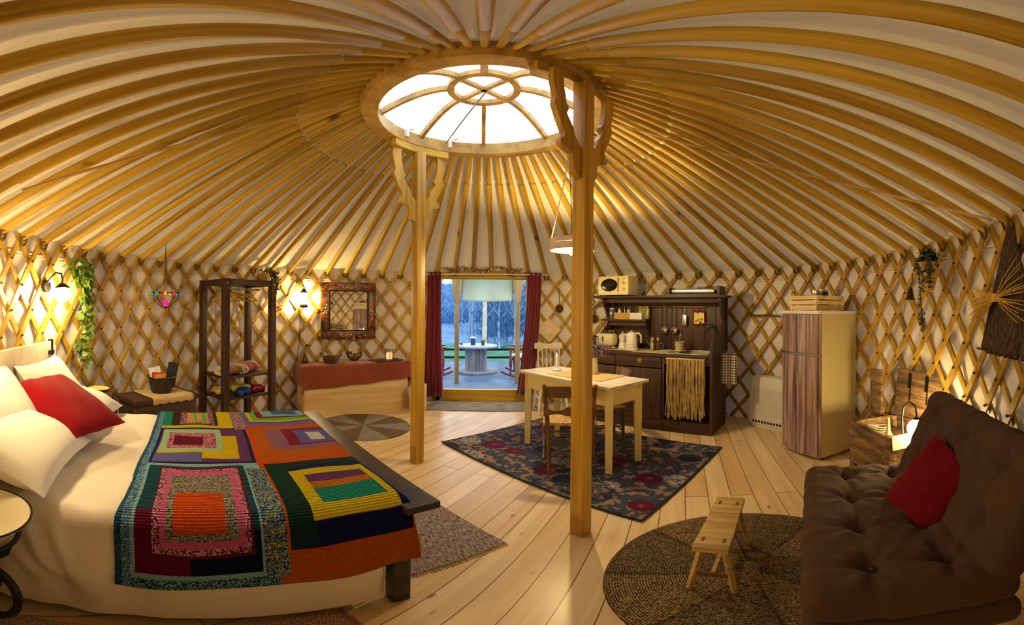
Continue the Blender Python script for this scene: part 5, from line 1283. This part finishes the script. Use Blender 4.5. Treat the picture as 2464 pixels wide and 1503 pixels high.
nt.links.new(ramp(nt, sp3.outputs[0], [(0, '#e8d87a'), (.45, '#3a5a1c'), (.6, '#e0cc70'), (.78, '#b8281c'), (.9, '#e8dca0')], 'CONSTANT'), b.inputs['Base Color'])
q = MB(); q.rbox((.13, .006, .14), .003, (10, 2, 10), c=(0, -.008, 0)); q.build('printed_center', m, ph); q = MB(); q.tube([(0, 0, .085), (-.015, 0, .11), (0, 0, .125), (.015, 0, .11), (0, 0, .085)], .003, 5); q.build('loop', M['red'], ph)
# small shelf things
SZ = 1.275
t = K_('storage_tin', 'dark striped tin with oval label at the left of the small kitchen shelf', 'tin', .05, .48, SZ); q = MB(); q.lathe([(0, 0), (.052, 0), (.052, .13), (0, .132)], n=28); q.build('tin', plain('mauve_tin', '#4d4148', .35), t); q = MB(); q.lathe([(0, .13), (.054, .13), (.054, .145), (.03, .155), (0, .155)], n=28); q.build('lid', M['steel'], t)
q = MB(); q.ball((0, -.05, .075), .022, 12, 8, (.7, .25, 1)); q.build('label', M['cream'], t)
t = K_('wicker_box', 'wicker box of spice jars on the small kitchen shelf', 'box', .23, .47, SZ); q = MB(); q.box((0, 0, .006), (.23, .13, .012))
for c, d in (((0, -.062, .045), (.23, .008, .08)), ((0, .062, .045), (.23, .008, .08)), ((-.112, 0, .045), (.008, .13, .08)), ((.112, 0, .045), (.008, .13, .08))): q.box(c, d)
q.build('basket', M['wicker_light'], t, smooth=False)
for i, (dx, dy, c, lab) in enumerate(((-.07, .0, '#c8c0b0', 'pale lidded spice jar at the left of the wicker box'), (0, .02, '#1f2440', 'dark blue spice jar standing tallest in the wicker box'), (.07, -.01, '#b8a890', 'beige spice jar at the right of the wicker box'))):
    h_ = .12 if i != 1 else .15; j = K_('spice_jar', lab, 'jar', .23 + dx, .47 + dy, SZ + .012, group='spice jars in the wicker box'); q = MB(); q.lathe([(0, 0), (.026, 0), (.026, h_ * .75), (.02, h_ * .85), (0, h_ * .85)], n=16); q.build('glass', plain('jar_fill_%d' % i, c, .2), j); q = MB(); q.lathe([(0, h_ * .83), (.022, h_ * .83), (.022, h_), (0, h_)], n=16); q.build('lid', M['steel'] if i != 1 else M['black'], j)
q = MB(); q.box((0, 0, .042), (.17, .10, .084), bev=.004); ktag(q.build('paper_box', M['linen'], loc=KP(.43, .455, SZ), rz=KRZ), 'white paper box at the right of the small kitchen shelf', 'box')
t = K_('storage_jar', 'square yellowish glass jar behind the white paper box', 'jar', .50, .525, SZ); q = MB(); q.rbox((.15, .08, .15), .02, (6, 6, 6), c=(0, 0, .075)); q.build('glass', plain('olive_glass', '#8c8430', .15), t); q = MB(); q.box((0, 0, .158), (.14, .075, .016), bev=.004); q.build('lid', M['steel'], t)
# upper shelf things
mw = K_('microwave', 'cream retro microwave with oval dark window on the kitchen shelf', 'microwave', .145, .46, 1.575)
q = MB(); q.rbox((.455, .30, .25), .018, (10, 6, 6), c=(0, 0, .135)); q.build('case', plain('cream_microwave', '#dfd39a', .3), mw)
q = MB(); q.ball((-.055, -.148, .14), .125, 28, 14, (1.05, .06, .68)); q.build('window', plain('dark_door_glass', '#17140f', .12), mw)
q = MB(); q.tube([(.085, -.155, .05), (.09, -.178, .07), (.092, -.182, .14), (.09, -.178, .21), (.085, -.155, .23)], .006, 8); q.build('handle', plain('gold_handle', '#b89a48', .3, 1), mw)
for z in (.165, .09):
    q = MB(); q.lathe([(0, 0), (.022, 0), (.024, .004), (.018, .01), (.016, .022), (0, .023)], n=20, M=Matrix.Translation((.165, -.150, z)) @ Matrix.Rotation(pi / 2, 4, 'X')); k_ = q.build('dial', M['cream'], mw); q = MB(); q.box((.165, -.174, z), (.005, .006, .034)); q.build('pointer', M['black'], k_)
q = MB(); q.lathe([(0, 0), (.011, 0), (.011, .004), (0, .004)], n=14, M=Matrix.Translation((.165, -.150, .222)) @ Matrix.Rotation(pi / 2, 4, 'X')); q.build('badge', M['steel'], mw)
q = MB()
for a in (-.2, .2):
    for b_ in (-.12, .12):
        q = MB(); q.cyl((a, b_, 0), (a, b_, .012), .012, n=10); q.build('foot', M['black'], mw)
ct = K_('tray_crate', 'low dark wooden crate holding steel trays at the right of the kitchen shelf', 'crate', 1.22, .46, 1.575)
q = MB(); q.box((0, 0, .008), (.64, .26, .016)); q.box((-.31, 0, .045), (.025, .26, .09)); q.box((.31, 0, .055), (.03, .26, .11)); q.box((0, .12, .03), (.62, .02, .05)); q.build('frame', D, ct, smooth=False)
q = MB(); q.rbox((.54, .20, .06), .02, (8, 6, 4), c=(-.0, -.02, .048)); tag(q.build('steel_tray', M['steel'], loc=KP(1.21, .46, 1.575), rz=KRZ), 'long shiny steel tray in the dark crate on the kitchen shelf', 'tray')
q = MB()
for k in range(10): q.tube([(.02 + .026 * k + .012 * cos(a), -.0, .105 + .012 * sin(a)) for a in [2 * pi * i / 8 for i in range(8)]], .0035, 5, closed=True)
tag(q.build('trivet', M['iron'], loc=KP(1.21, .49, 1.565), rz=KRZ), 'dark wavy iron trivet lying on the steel tray', 'trivet')

# fan coil heater by the wall
ht = thing('heater', 'white floor standing heater with slotted grille between kitchen and refrigerator', 'heater', (2.935, 3.705, 0), atan2(-.976, .218))
q = MB(); q.rbox((.80, .20, .60), .035, (10, 6, 8), c=(.40, .10, .32)); q.build('case', M['white'], ht)
q = MB()
for k in range(14): q.box((.40, .004, .16 + .024 * k), (.68, .010, .016), bev=.003)
q.build('grille', plain('white_louvre', '#cfc9ba', .4), ht)
q = MB()
for k in range(16): q.box((.08 + .042 * k, .003, .075), (.024, .010, .028), rz=0)
q.build('air_outlet', M['black'], ht, smooth=False)
q = MB(); q.box((.4, .1, .015), (.72, .16, .03)); q.build('plinth', M['white'], ht, smooth=False)

# refrigerator with plank doors
FX, FY = 2.60, 2.30; FRZ = atan2(-1, -.07)      # local x: along the front from the far corner to the near corner; local y: into the wall
fr_ = thing('refrigerator', 'cream refrigerator with brown plank patterned doors', 'refrigerator', (2.638, 2.846, 0), FRZ)
m, nt, b = newmat('plank_print'); b.inputs['Roughness'].default_value = .4
v = coords(nt, (1, 1, 1), False); sxx = nt.nodes.new('ShaderNodeSeparateXYZ'); nt.links.new(v, sxx.inputs[0])
mx_ = N(nt, 'Mapping'); mx_.inputs['Scale'].default_value = (24, 24, 1.6); nt.links.new(v, mx_.inputs[0]); n = N(nt, 'TexNoise', Scale=1.0, Detail=5.0, Distortion=1.0); nt.links.new(mx_.outputs[0], n.inputs['Vector'])
base = ramp(nt, n.outputs[0], [(.3, '#5a4036'), (.48, '#94766a'), (.68, '#b79c90')])
ml = N(nt, 'Math', _operation='MULTIPLY'); ml.inputs[1].default_value = 1 / .128; nt.links.new(sxx.outputs[0], ml.inputs[0]); f2 = N(nt, 'Math', _operation='FRACT'); nt.links.new(ml.outputs[0], f2.inputs[0])
gap = ramp(nt, f2.outputs[0], [(0, (.05, .03, .02)), (.03, (.08, .05, .04)), (.08, (1, 1, 1)), (.97, (.9, .9, .9)), (1, (.05, .03, .02))])
mz = N(nt, 'Mix', _data_type='RGBA', _blend_type='MULTIPLY'); mz.inputs[0].default_value = 1; nt.links.new(base, mz.inputs[6]); nt.links.new(gap, mz.inputs[7]); nt.links.new(mz.outputs[2], b.inputs['Base Color']); bump(nt, b, n.outputs[0], .1)
FCR = plain('cream_fridge', '#cfc08a', .4)
q = MB(); q.box((.273, .272, .71), (.546, .46, 1.35), bev=.008); q.build('case', FCR, fr_)
q = MB(); q.box((.273, .25, 1.385), (.55, .50, .03), bev=.006); q.build('top_lid', M['white'], fr_)
def fdoor(z0, z1): 
    q = MB(); n_ = 12
    poly = [(.004 + .538 * i / n_, .04 - .045 * sin(pi * i / n_) ** .7 - .004) for i in range(n_ + 1)] + [(.542, .045), (.004, .045)]
    q.prism(poly, z1 - z0, Matrix.Translation((0, 0, (z0 + z1) / 2))); return q
for z0, z1 in ((.04, .995), (1.015, 1.365)):
    d_ = fdoor(z0, z1).build('door', m, fr_, ang=30)
q = MB(); q.tube([(.0 + .546 * i / 12, .03 - .045 * sin(pi * i / 12) ** .7, 1.005 - .0 * i) for i in range(13)], .010, 6); q.build('handle_strip', M['steel'], fr_)
q = MB()
for x in (.05, .5):
    for y in (.1, .48):
        q = MB(); q.cyl((x, y, 0), (x, y, .04), .02, n=10); q.build('foot', M['black'], fr_)
# slatted crate on the refrigerator
cz = 1.40; CC = Vector((2.83, 2.53, cz)); crz = FRZ + .0
ce = thing('slatted_crate', 'pale slatted wooden crate on top of the refrigerator', 'crate', CC, crz)
cw_, cd_ = .36, .36
q = MB(); q.box((0, 0, .012), (cw_, cd_, .012))
for z in (.03, .075, .12):
    for s in (-1, 1): q.box((0, s * cd_ / 2, z), (cw_, .012, .036)); q.box((s * cw_ / 2, 0, z), (.012, cd_, .036))
for sx_ in (-1, 1):
    for sy_ in (-1, 1): q.box((sx_ * (cw_ / 2 - .014), sy_ * (cd_ / 2 - .014), .07), (.022, .022, .14))
q.build('slats', M['palewood'], ce, smooth=False)
def CP(x, y, z): return CC + Matrix.Rotation(crz, 3, 'Z') @ Vector((x, y, z))
t = thing('storage_jar', 'black jar at the back of the slatted crate', 'jar', CP(.06, .02, .019)); q = MB(); q.lathe([(0, 0), (.055, 0), (.055, .15), (.04, .16), (0, .16)], n=24); q.build('glass', M['black'], t); q = MB(); q.lathe([(0, .158), (.05, .158), (.05, .18), (0, .18)], n=24); q.build('lid', M['steel'], t)
t = thing('storage_jar', 'clear jar with steel lid beside the black jar in the crate', 'jar', CP(.10, -.10, .019)); q = MB(); q.lathe([(0, 0), (.05, 0), (.05, .14), (0, .142)], n=24); q.build('glass', plain('grey_glass', '#8c8878', .15), t); q = MB(); q.lathe([(0, .14), (.054, .14), (.054, .165), (0, .167)], n=24); q.build('lid', M['steel'], t)
q = MB(); q.rbox((.16, .10, .10), .03, (6, 6, 5)); tag(q.build('packet', plain('orange_packet', '#b8602a', .4), loc=CP(-.09, -.06, .10), rz=crz + .3), 'orange packet lying in the slatted crate', 'packet')
q = MB(); q.tube([(-.02, 0, 0), (-.02, 0, .03), (.02, 0, .04), (.02, 0, .0)], .004, 6); tag(q.build('clip', M['iron'], loc=CP(-.16, -.16, .14), rz=crz), 'small dark wire clip on the corner of the slatted crate', 'clip')
q = MB(); q.rbox((.08, .06, .14), .02, (5, 5, 5)); tag(q.build('bag', plain('yellow_bag', '#c9a93a', .5), loc=CP(-.02, .10, .10), rz=crz), 'yellow packet standing behind the orange packet in the crate', 'packet')
# ================================================================ RIGHT WALL AND SOFA CORNER
p, rz = onwall(1.315, 1.34, .08)
t = thing('driftwood_rail', 'bare branch rail hung by cords on the lattice left of the refrigerator', 'wall ornament', p, rz)
q = MB(); q.tube([(-.24, 0, .005), (-.1, -.004, -.005), (.05, .0, .004), (.24, 0, -.008)], [.011, .014, .013, .010], 8); q.build('branch', M['walnut'], t)
q = MB(); q.cyl((-.2, 0, .01), (.05, 0, .30), .0025, n=5); q.cyl((.2, 0, .0), (.05, 0, .30), .0025, n=5); q.build('cord', M['iron'], t)
p, rz = onwall(2.03, 1.54, .08)
t = thing('hand_bell', 'small dark bell hanging on the lattice right of the refrigerator', 'bell', p, rz)
q = MB(); q.lathe([(0, .05), (.015, .048), (.022, .02), (.03, -.03), (.042, -.05), (.038, -.05), (.02, .0), (0, .03)], n=20); q.build('bell', plain('dark_bronze', '#4a3020', .4, .7), t); q = MB(); q.tube([(0, 0, .05), (.0, .02, .10), (0, .02, .16)], .004, 6); q.build('cord', M['walnut'], t)
p, rz = onwall(2.165, 1.70, .15)
t = thing('hanging_planter', 'cone shaped straw planter with trailing ivy on the lattice at the right', 'plant', p, rz)
q = MB(); q.lathe([(0, -.17), (.02, -.16), (.055, -.03), (.085, .03), (.09, .035), (.08, .03), (.05, -.03), (0, -.1)], n=24); q.build('cone_basket', M['wicker_light'], t)
P = [Vector((.06, 0, .05)), Vector((0, -.03, .10)), Vector((-.08, -.03, .07)), Vector((-.12, -.03, -.02)), Vector((-.13, -.01, -.2)), Vector((-.12, 0, -.36)), Vector((-.115, 0, -.45))]
q = MB(); q.tube(P, .003, 5); q.build('stem', M['leafdark'], t)
q = MB(); leafset(q, [P[i].lerp(P[i + 1], f) for i in range(3) for f in (0, .2, .4, .6, .8)], 200, .025, .03, 7); leafset(q, [P[i].lerp(P[i + 1], f) for i in range(3, 6) for f in (0, .2, .4, .6, .8)], 70, .010, .022, 8)
leafset(q, [Vector((.06, -.04, .05)), Vector((.07, -.05, -.02)), Vector((.05, -.05, -.1)), Vector((.05, -.05, -.2))], 90, .028, .026, 9); q.build('foliage', M['leafdark'], t, ang=180)
q = MB(); q.tube([(0, .05, .10), (.02, .10, .20)], .003, 5); q.build('hanger', M['rope'], t)
# woven fan broom
p, rz = onwall(2.475, 1.195, .10)
t = thing('woven_fan', 'triangular dark brown woven wall fan tied with a straw bow', 'wall ornament', p, rz)
def fan(u, v):
    w = .35 * (1 - v) + .012 * v; x = (2 * u - 1) * w + .03 * v; y = -.05 * (1 - (2 * u - 1) ** 2) * (1 - v) - .01 * sin(u * 60) * .3; return (x, y, .62 * v + .012 * sin(u * 90) * (v < .02))
q = MB(); q.sheet(fan, 70, 30, -.02)
m, nt, b = newmat('woven_bark'); b.inputs['Roughness'].default_value = .95; n = N(nt, 'TexNoise', Scale=1.0, Detail=3.0); nt.links.new(coords(nt, (110, 30, 22), False, (0, .3, 0)), n.inputs['Vector']); nt.links.new(ramp(nt, n.outputs[0], [(.38, '#21150d'), (.62, '#5d4630')]), b.inputs['Base Color']); bump(nt, b, n.outputs[0], 1, .02)
q.build('woven_body', m, t, ang=180)
q = MB(); q.cyl((-.44, -.01, -.012), (.40, -.01, .012), .008); q.build('rod', M['walnut'], t)
q = MB(); random.seed(6)
for i in range(90):
    s = -1 if i % 5 else 1; a = random.uniform(-.25, .62) if s < 0 else random.uniform(-.5, .5); L = random.uniform(.26, .40)
    c = Vector((.0, -.075, .27)); e = c + Vector((s * L * cos(a), -.02 + random.uniform(-.02, .03), -L * sin(a))); q.tube([c, c.lerp(e, .5) + Vector((0, -.012, 0)), e], [.0022, .002, .0014], 4)
q.lathe([(0, -.02), (.02, -.02), (.022, 0), (.02, .02), (0, .02)], (0, -.075, .27), 10); q.build('straw_bow', plain('golden_straw', '#d8b04a', .6, var=.2), t)
# two loose slats leaning in the lattice
# ---- open chest
TL, TR = Vector((2.396, 1.806, 0)), Vector((2.195, 1.337, 0)); crz2 = atan2(-.92, -.39)
oc = thing('old_chest', 'rustic open wooden chest on legs with raised lid, beside the refrigerator', 'chest', TL, crz2)       # local x: TL to TR, y: to the wall
m, nt, b = newmat('old_chest_wood'); b.inputs['Roughness'].default_value = .65
n = N(nt, 'TexNoise', Scale=1.0, Detail=5.0, Distortion=.8); nt.links.new(coords(nt, (4, 14, 30)), n.inputs['Vector']); nt.links.new(ramp(nt, n.outputs[0], [(.3, '#3c2b1c'), (.5, '#6e5230'), (.7, '#987540')]), b.inputs['Base Color']); bump(nt, b, n.outputs[0], .4); M['oldwood'] = m
Lc, Dc, Z0, Z1 = .51, .42, .22, .55
for nm, c, d in (('front_panel', (Lc / 2, .012, (Z0 + Z1) / 2), (Lc - .06, .022, Z1 - Z0)), ('back_panel', (Lc / 2, Dc - .012, (Z0 + Z1) / 2), (Lc - .06, .022, Z1 - Z0)), ('end_panel', (.012, Dc / 2, (Z0 + Z1) / 2), (.022, Dc - .06, Z1 - Z0)), ('end_panel', (Lc - .012, Dc / 2, (Z0 + Z1) / 2 - .03), (.022, Dc - .06, Z1 - Z0 - .06)), ('bottom', (Lc / 2, Dc / 2, .40), (Lc - .05, Dc - .05, .02))):
    q = MB(); q.box(c, d, bev=.003); q.build(nm, M['oldwood'], oc)
for x in (.03, Lc - .03):
    for y in (.03, Dc - .03):
        q = MB(); q.box((x, y, Z1 / 2), (.06, .06, Z1), bev=.004); q.build('leg', M['oldwood'], oc)
ld = MB(); ld.box((Lc / 2 + .01, Dc + .012, .735), (Lc + .02, .022, .19), bev=.004); ld.box((Lc / 2 + .01, Dc + .02, .92 - .055), (Lc + .02, .022, .06), bev=.004); ld = MB()
lidM = Matrix.Translation((0, Dc + .0, Z1)) @ Matrix.Rotation(-.10, 4, 'X')
ld.box((Lc / 2, .012, .10), (Lc + .03, .02, .19), lidM, bev=.004); ld.box((Lc / 2, .012, .29), (Lc + .03, .02, .185), lidM, bev=.004); lid_ = ld.build('lid', M['oldwood'], oc)
for x in (.16, .36):
    q = MB(); q.box((x, -.002, .30), (.035, .006, .12), lidM, bev=.002); q.box((x + .012, -.002, .20), (.012, .006, .12), lidM, bev=.002); q.build('iron_hinge', M['iron'], lid_)
def OC(x, y, z): return TL + Matrix.Rotation(crz2, 3, 'Z') @ Vector((x, y, z))
q = MB(); q.box((0, 0, .20), (.16, .025, .40), bev=.004); q.cyl((0, -.012, .28), (0, -.05, .285), .005); q.cyl((-.03, -.012, .30), (.03, -.016, .30), .006)
tag(q.build('plank', M['oldwood'], loc=OC(-.13, .33, .52), rz=crz2, rot=None), 'short weathered plank with a peg standing between refrigerator and open chest', 'plank')
q = MB(); q.box((0, 0, .26), (.12, .10, .52), bev=.004); tag(q.build('wooden_block', M['oldwood'], loc=OC(-.13, .33, 0), rz=crz2), 'dark wooden block under the weathered plank, mostly hidden by the chest', 'block')
gl = thing('globe_lamp', 'table lamp with goose neck and glowing globe in the open chest', 'lamp', OC(.47, .12, .41))
gl.location = (2.385, 1.235, .41); 
q = MB(); q.lathe([(0, 0), (.06, 0), (.055, .02), (.012, .028), (.012, .05), (0, .05)], n=24); q.build('base', M['iron'], gl)
q = MB(); dv = Vector((-.35, .94, 0)); q.tube([dv * .09 + Vector((0, 0, .02)), dv * .10 + Vector((0, 0, .25)), dv * .09 + Vector((0, 0, .33)), dv * .05 + Vector((0, 0, .365)), dv * .01 + Vector((0, 0, .34)), Vector((0, 0, .27)), Vector((0, 0, .235))], .007, 8); q.cyl(Vector((0, 0, .01)), dv * .09 + Vector((0, 0, .02)), .008); q.build('neck', M['iron'], gl)
q = MB(); q.ball((0, 0, .175), .066, 22, 14); q.build('globe', glow('globe_lamp_glow', (1, .74, .32), P_GLOBE), gl)
q = MB(); q.lathe([(0, .235), (.02, .237), (.03, .245), (.015, .255), (0, .255)], n=16); q.build('cap', M['iron'], gl)
bt = thing('bottle', 'clear glass bottle with a candle stub in the open chest', 'bottle', OC(.36, .10, .411)); q = MB(); q.lathe([(0, 0), (.036, .0), (.038, .01), (.036, .09), (.014, .14), (.012, .21), (.015, .215), (.0, .218)], n=24); q.build('glass', plain('bottle_glass', '#a8925a', .1, spec=.8), bt)
q = MB(); q.lathe([(0, .214), (.010, .214), (.009, .235), (0, .235)], n=12); q.build('cork', plain('cork_light', '#d8bc88', .8), bt)
q = MB(); q.lathe([(0, 0), (.014, 0), (.014, .09), (0, .09)], n=14); tag(q.build('candle', M['wax'], loc=OC(.42, .09, .411)), 'short white candle beside the bottle in the open chest', 'candle')
q = MB()
for k in range(4): q.tube([(.10 * (1 - .12 * k) * cos(a), .05 * sin(a + .3 * k), .008 + .012 * k + .008 * sin(2 * a)) for a in [2 * pi * i / 26 for i in range(26)]], .0045, 6, closed=True)
tag(q.build('cable_coil', plain('white_cable', '#d8c8a0', .5), loc=OC(.20, .12, .50), rz=crz2), 'coiled white cable lying in the open chest', 'cable')
q = MB(); q.rbox((.40, .24, .085), .02, (8, 6, 4)); tag(q.build('folded_sack', M['dark'], loc=OC(.22, .20, .454), rz=crz2), 'folded dark brown sack inside the open chest under the cable', 'sack')
q = MB(); q.box((0, 0, 0), (.16, .10, .008)); tag(q.build('lamplit_sheet', plain('lamplit_cream', '#d8c9a0', .7), loc=OC(.515, .10, .505), rot=(1.45, 0, crz2 + pi / 2)), 'cream sheet standing for the lamplit chest end below the globe lamp', 'paper')  # pale sheet painting in the lamplight on top of the chest end panel

# ---- futon sofa
SB0 = Vector((.825, .75, 0)); SRZ2 = atan2(.679, .734)
so = thing('futon_sofa', 'dark brown tufted futon sofa with raised back', 'sofa', SB0, SRZ2)       # local x along the front, y to the front, back at -y
def SO(x, y, z): return SB0 + Matrix.Rotation(SRZ2, 3, 'Z') @ Vector((x, y, z))
q = MB(); q.box((.64, -.02, .06), (1.30, .035, .12), bev=.004); q.box((.64, -.60, .06), (1.30, .035, .12), bev=.004)
for x in (.02, .64, 1.26): q.box((x, -.31, .05), (.05, .56, .10), bev=.004)
q.build('frame', M['palewood'], so)
SL = 1.30
def tuft(bts, depth, rad, axis=2, sgn=1):
    def f(p, n_):
        k = 0
        for (bx_, by_) in bts:
            d2 = (p.x - bx_) ** 2 + (p.y - by_) ** 2; k += exp(-d2 / (rad * rad))
            # creases running out from the buttons
            k += .30 * exp(-((p.y - by_) / .025) ** 2) * exp(-((p.x - bx_) / .22) ** 2) + .22 * exp(-((p.x - bx_) / .022) ** 2) * exp(-((p.y - by_) / .16) ** 2)
        w_ = .004 * sin(p.x * 38 + 9 * sin(p.y * 5)) * sin(p.y * 13 + 3)
        for (bx_, by_) in bts:
            dd = hypot(p.x - bx_, p.y - by_)
            if .03 < dd < .3: w_ += .0045 * sin(9 * atan2(p.y - by_, p.x - bx_) + bx_ * 7) * exp(-((dd - .07) / .09) ** 2)
        return p - n_ * min(depth * k, depth * 1.6) * (1 if abs(n_.z) > .5 else .5) + n_ * w_
    return f
bs = [(-.46, .12), (-.15, .12), (.16, .12), (.47, .12), (-.46, -.14), (-.15, -.14), (.16, -.14), (.47, -.14)]
q = MB(); q.rbox((SL, .70, .18), .075, (96, 54, 12), tuft(bs, .036, .045), c=(.64, -.315, .345)); q.build('seat_mattress', M['brown'], so, ang=180)
q = MB(); q.rbox((SL - .02, .70, .15), .06, (40, 20, 8), tuft([], 0, .1), c=(.64, -.32, .185)); q.build('lower_mattress', M['brown'], so, ang=180)
bs2 = [(-.42, .10), (0, .10), (.42, .10), (-.42, -.16), (0, -.16), (.42, -.16)]
bm_ = Matrix.Translation((.64, -.70, .625)) @ Matrix.Rotation(math.radians(-66), 4, 'X')
q = MB(); q.rbox((SL, .58, .16), .07, (90, 44, 10), tuft(bs2, .034, .05), M=bm_); q.build('back_mattress', M['brown'], so, ang=180)
for bx_, by_ in bs:
    q = MB(); q.ball((.64 + bx_, -.315 + by_, .405), .010, 8, 6, (1, 1, .5)); q.build('button', M['brown'], so)
# red ribbed cushion
m, nt, b = newmat('red_corduroy'); b.inputs['Roughness'].default_value = .9; b.inputs['Base Color'].default_value = (*lin('#8c0416'), 1); b.inputs['Specular IOR Level'].default_value = .2
w = N(nt, 'TexWave', Scale=32.0, Distortion=.3); w.bands_direction = 'Y'; nt.links.new(coords(nt, (1, 1, 1), False), w.inputs['Vector']); bump(nt, b, w.outputs['Fac'], .9, .012)
q = MB(); pillow(q, .37, .45, .15, None, .05)
R3 = Matrix.Rotation(SRZ2 + .5, 3, 'Z') @ Euler((math.radians(-58), 0, 0)).to_matrix() @ Euler((0, 0, -.36)).to_matrix()
o = q.build('cushion', m, loc=SO(.62, -.53, .535), rot=R3.to_euler(), ang=180); tag(o, 'red ribbed cushion leaning on the back of the brown futon', 'cushion')

# ---- round rug and bench
m, nt, b = newmat('dark_seagrass'); b.inputs['Roughness'].default_value = 1; b.inputs['Specular IOR Level'].default_value = .1
tcn = nt.nodes.new('ShaderNodeTexCoord'); sx2 = nt.nodes.new('ShaderNodeSeparateXYZ'); nt.links.new(tcn.outputs['Object'], sx2.inputs[0])
at_ = N(nt, 'Math', _operation='ARCTAN2'); nt.links.new(sx2.outputs[1], at_.inputs[0]); nt.links.new(sx2.outputs[0], at_.inputs[1])
m1 = N(nt, 'Math', _operation='MULTIPLY'); m1.inputs[1].default_value = 4 / (2 * pi); nt.links.new(at_.outputs[0], m1.inputs[0]); f1 = N(nt, 'Math', _operation='FRACT'); nt.links.new(m1.outputs[0], f1.inputs[0])
sg = ramp(nt, f1.outputs[0], [(0, (.3, .3, .3)), (.04, (.85, .85, .85)), (.5, (.85, .85, .85)), (.53, (.3, .3, .3)), (.56, (1.25, 1.2, 1.1)), (.97, (1.25, 1.2, 1.1))], 'LINEAR')
vl = N(nt, 'VectorMath', _operation='LENGTH'); nt.links.new(tcn.outputs['Object'], vl.inputs[0]); m2 = N(nt, 'Math', _operation='MULTIPLY'); m2.inputs[1].default_value = 520; nt.links.new(vl.outputs['Value'], m2.inputs[0]); s1 = N(nt, 'Math', _operation='SINE'); nt.links.new(m2.outputs[0], s1.inputs[0])
nn_ = N(nt, 'TexNoise', Scale=95.0, Detail=2.0); nt.links.new(tcn.outputs['Object'], nn_.inputs['Vector'])
ad = N(nt, 'Math', _operation='MULTIPLY_ADD'); nt.links.new(s1.outputs[0], ad.inputs[0]); ad.inputs[1].default_value = .12; nt.links.new(nn_.outputs[0], ad.inputs[2])
cl_ = ramp(nt, ad.outputs[0], [(.36, '#30271b'), (.66, '#8c7856')])
m3 = N(nt, 'Mix', _data_type='RGBA', _blend_type='MULTIPLY'); m3.inputs[0].default_value = .85; nt.links.new(cl_, m3.inputs[6]); nt.links.new(sg, m3.inputs[7]); nt.links.new(m3.outputs[2], b.inputs['Base Color']); bump(nt, b, ad.outputs[0], .8, .008)
q = MB(); q.lathe([(0, .014), (.63, .014), (.66, .010), (.665, .001), (0, .001)], n=72)
tag(q.build('rug', m, loc=(1.15, 1.42, 0), rz=.3), 'large round dark seagrass rug under the little bench', 'rug')
be_ = thing('bench', 'low rustic pale wood bench with splayed legs on the round rug', 'bench', (1.06, 1.53, .0145), atan2(.713, .70))
bwod = wood('worn_bench_wood', '#9a7c44', '#c4a668', 1, 34, 3, .6)
q = MB(); q.box((0, 0, .288), (.56, .15, .028), bev=.004); q.build('seat', bwod, be_)
for x in (-.20, .20):
    for y in (-.045, .045):
        q = MB(); q.box((x, y, .3025), (.035, .013, .002)); q.build('tenon', M['walnut'], be_, smooth=False)
for x in (-1, 1):
    for y in (-1, 1):
        q = MB(); q.tube([(x * .235, y * .095, 0), (x * .20, y * .045, .278)], [.016, .019], 4); q.build('leg', bwod, be_, smooth=False)
    q = MB(); q.bar((x * .222, -.075, .10), (x * .222, .075, .10), .016, .022); q.build('stretcher', M['walnut'], be_, smooth=False)
q = MB(); q.bar((-.222, 0, .10), (.222, 0, .10), .018, .02); q.build('stretcher', bwod, be_, smooth=False)
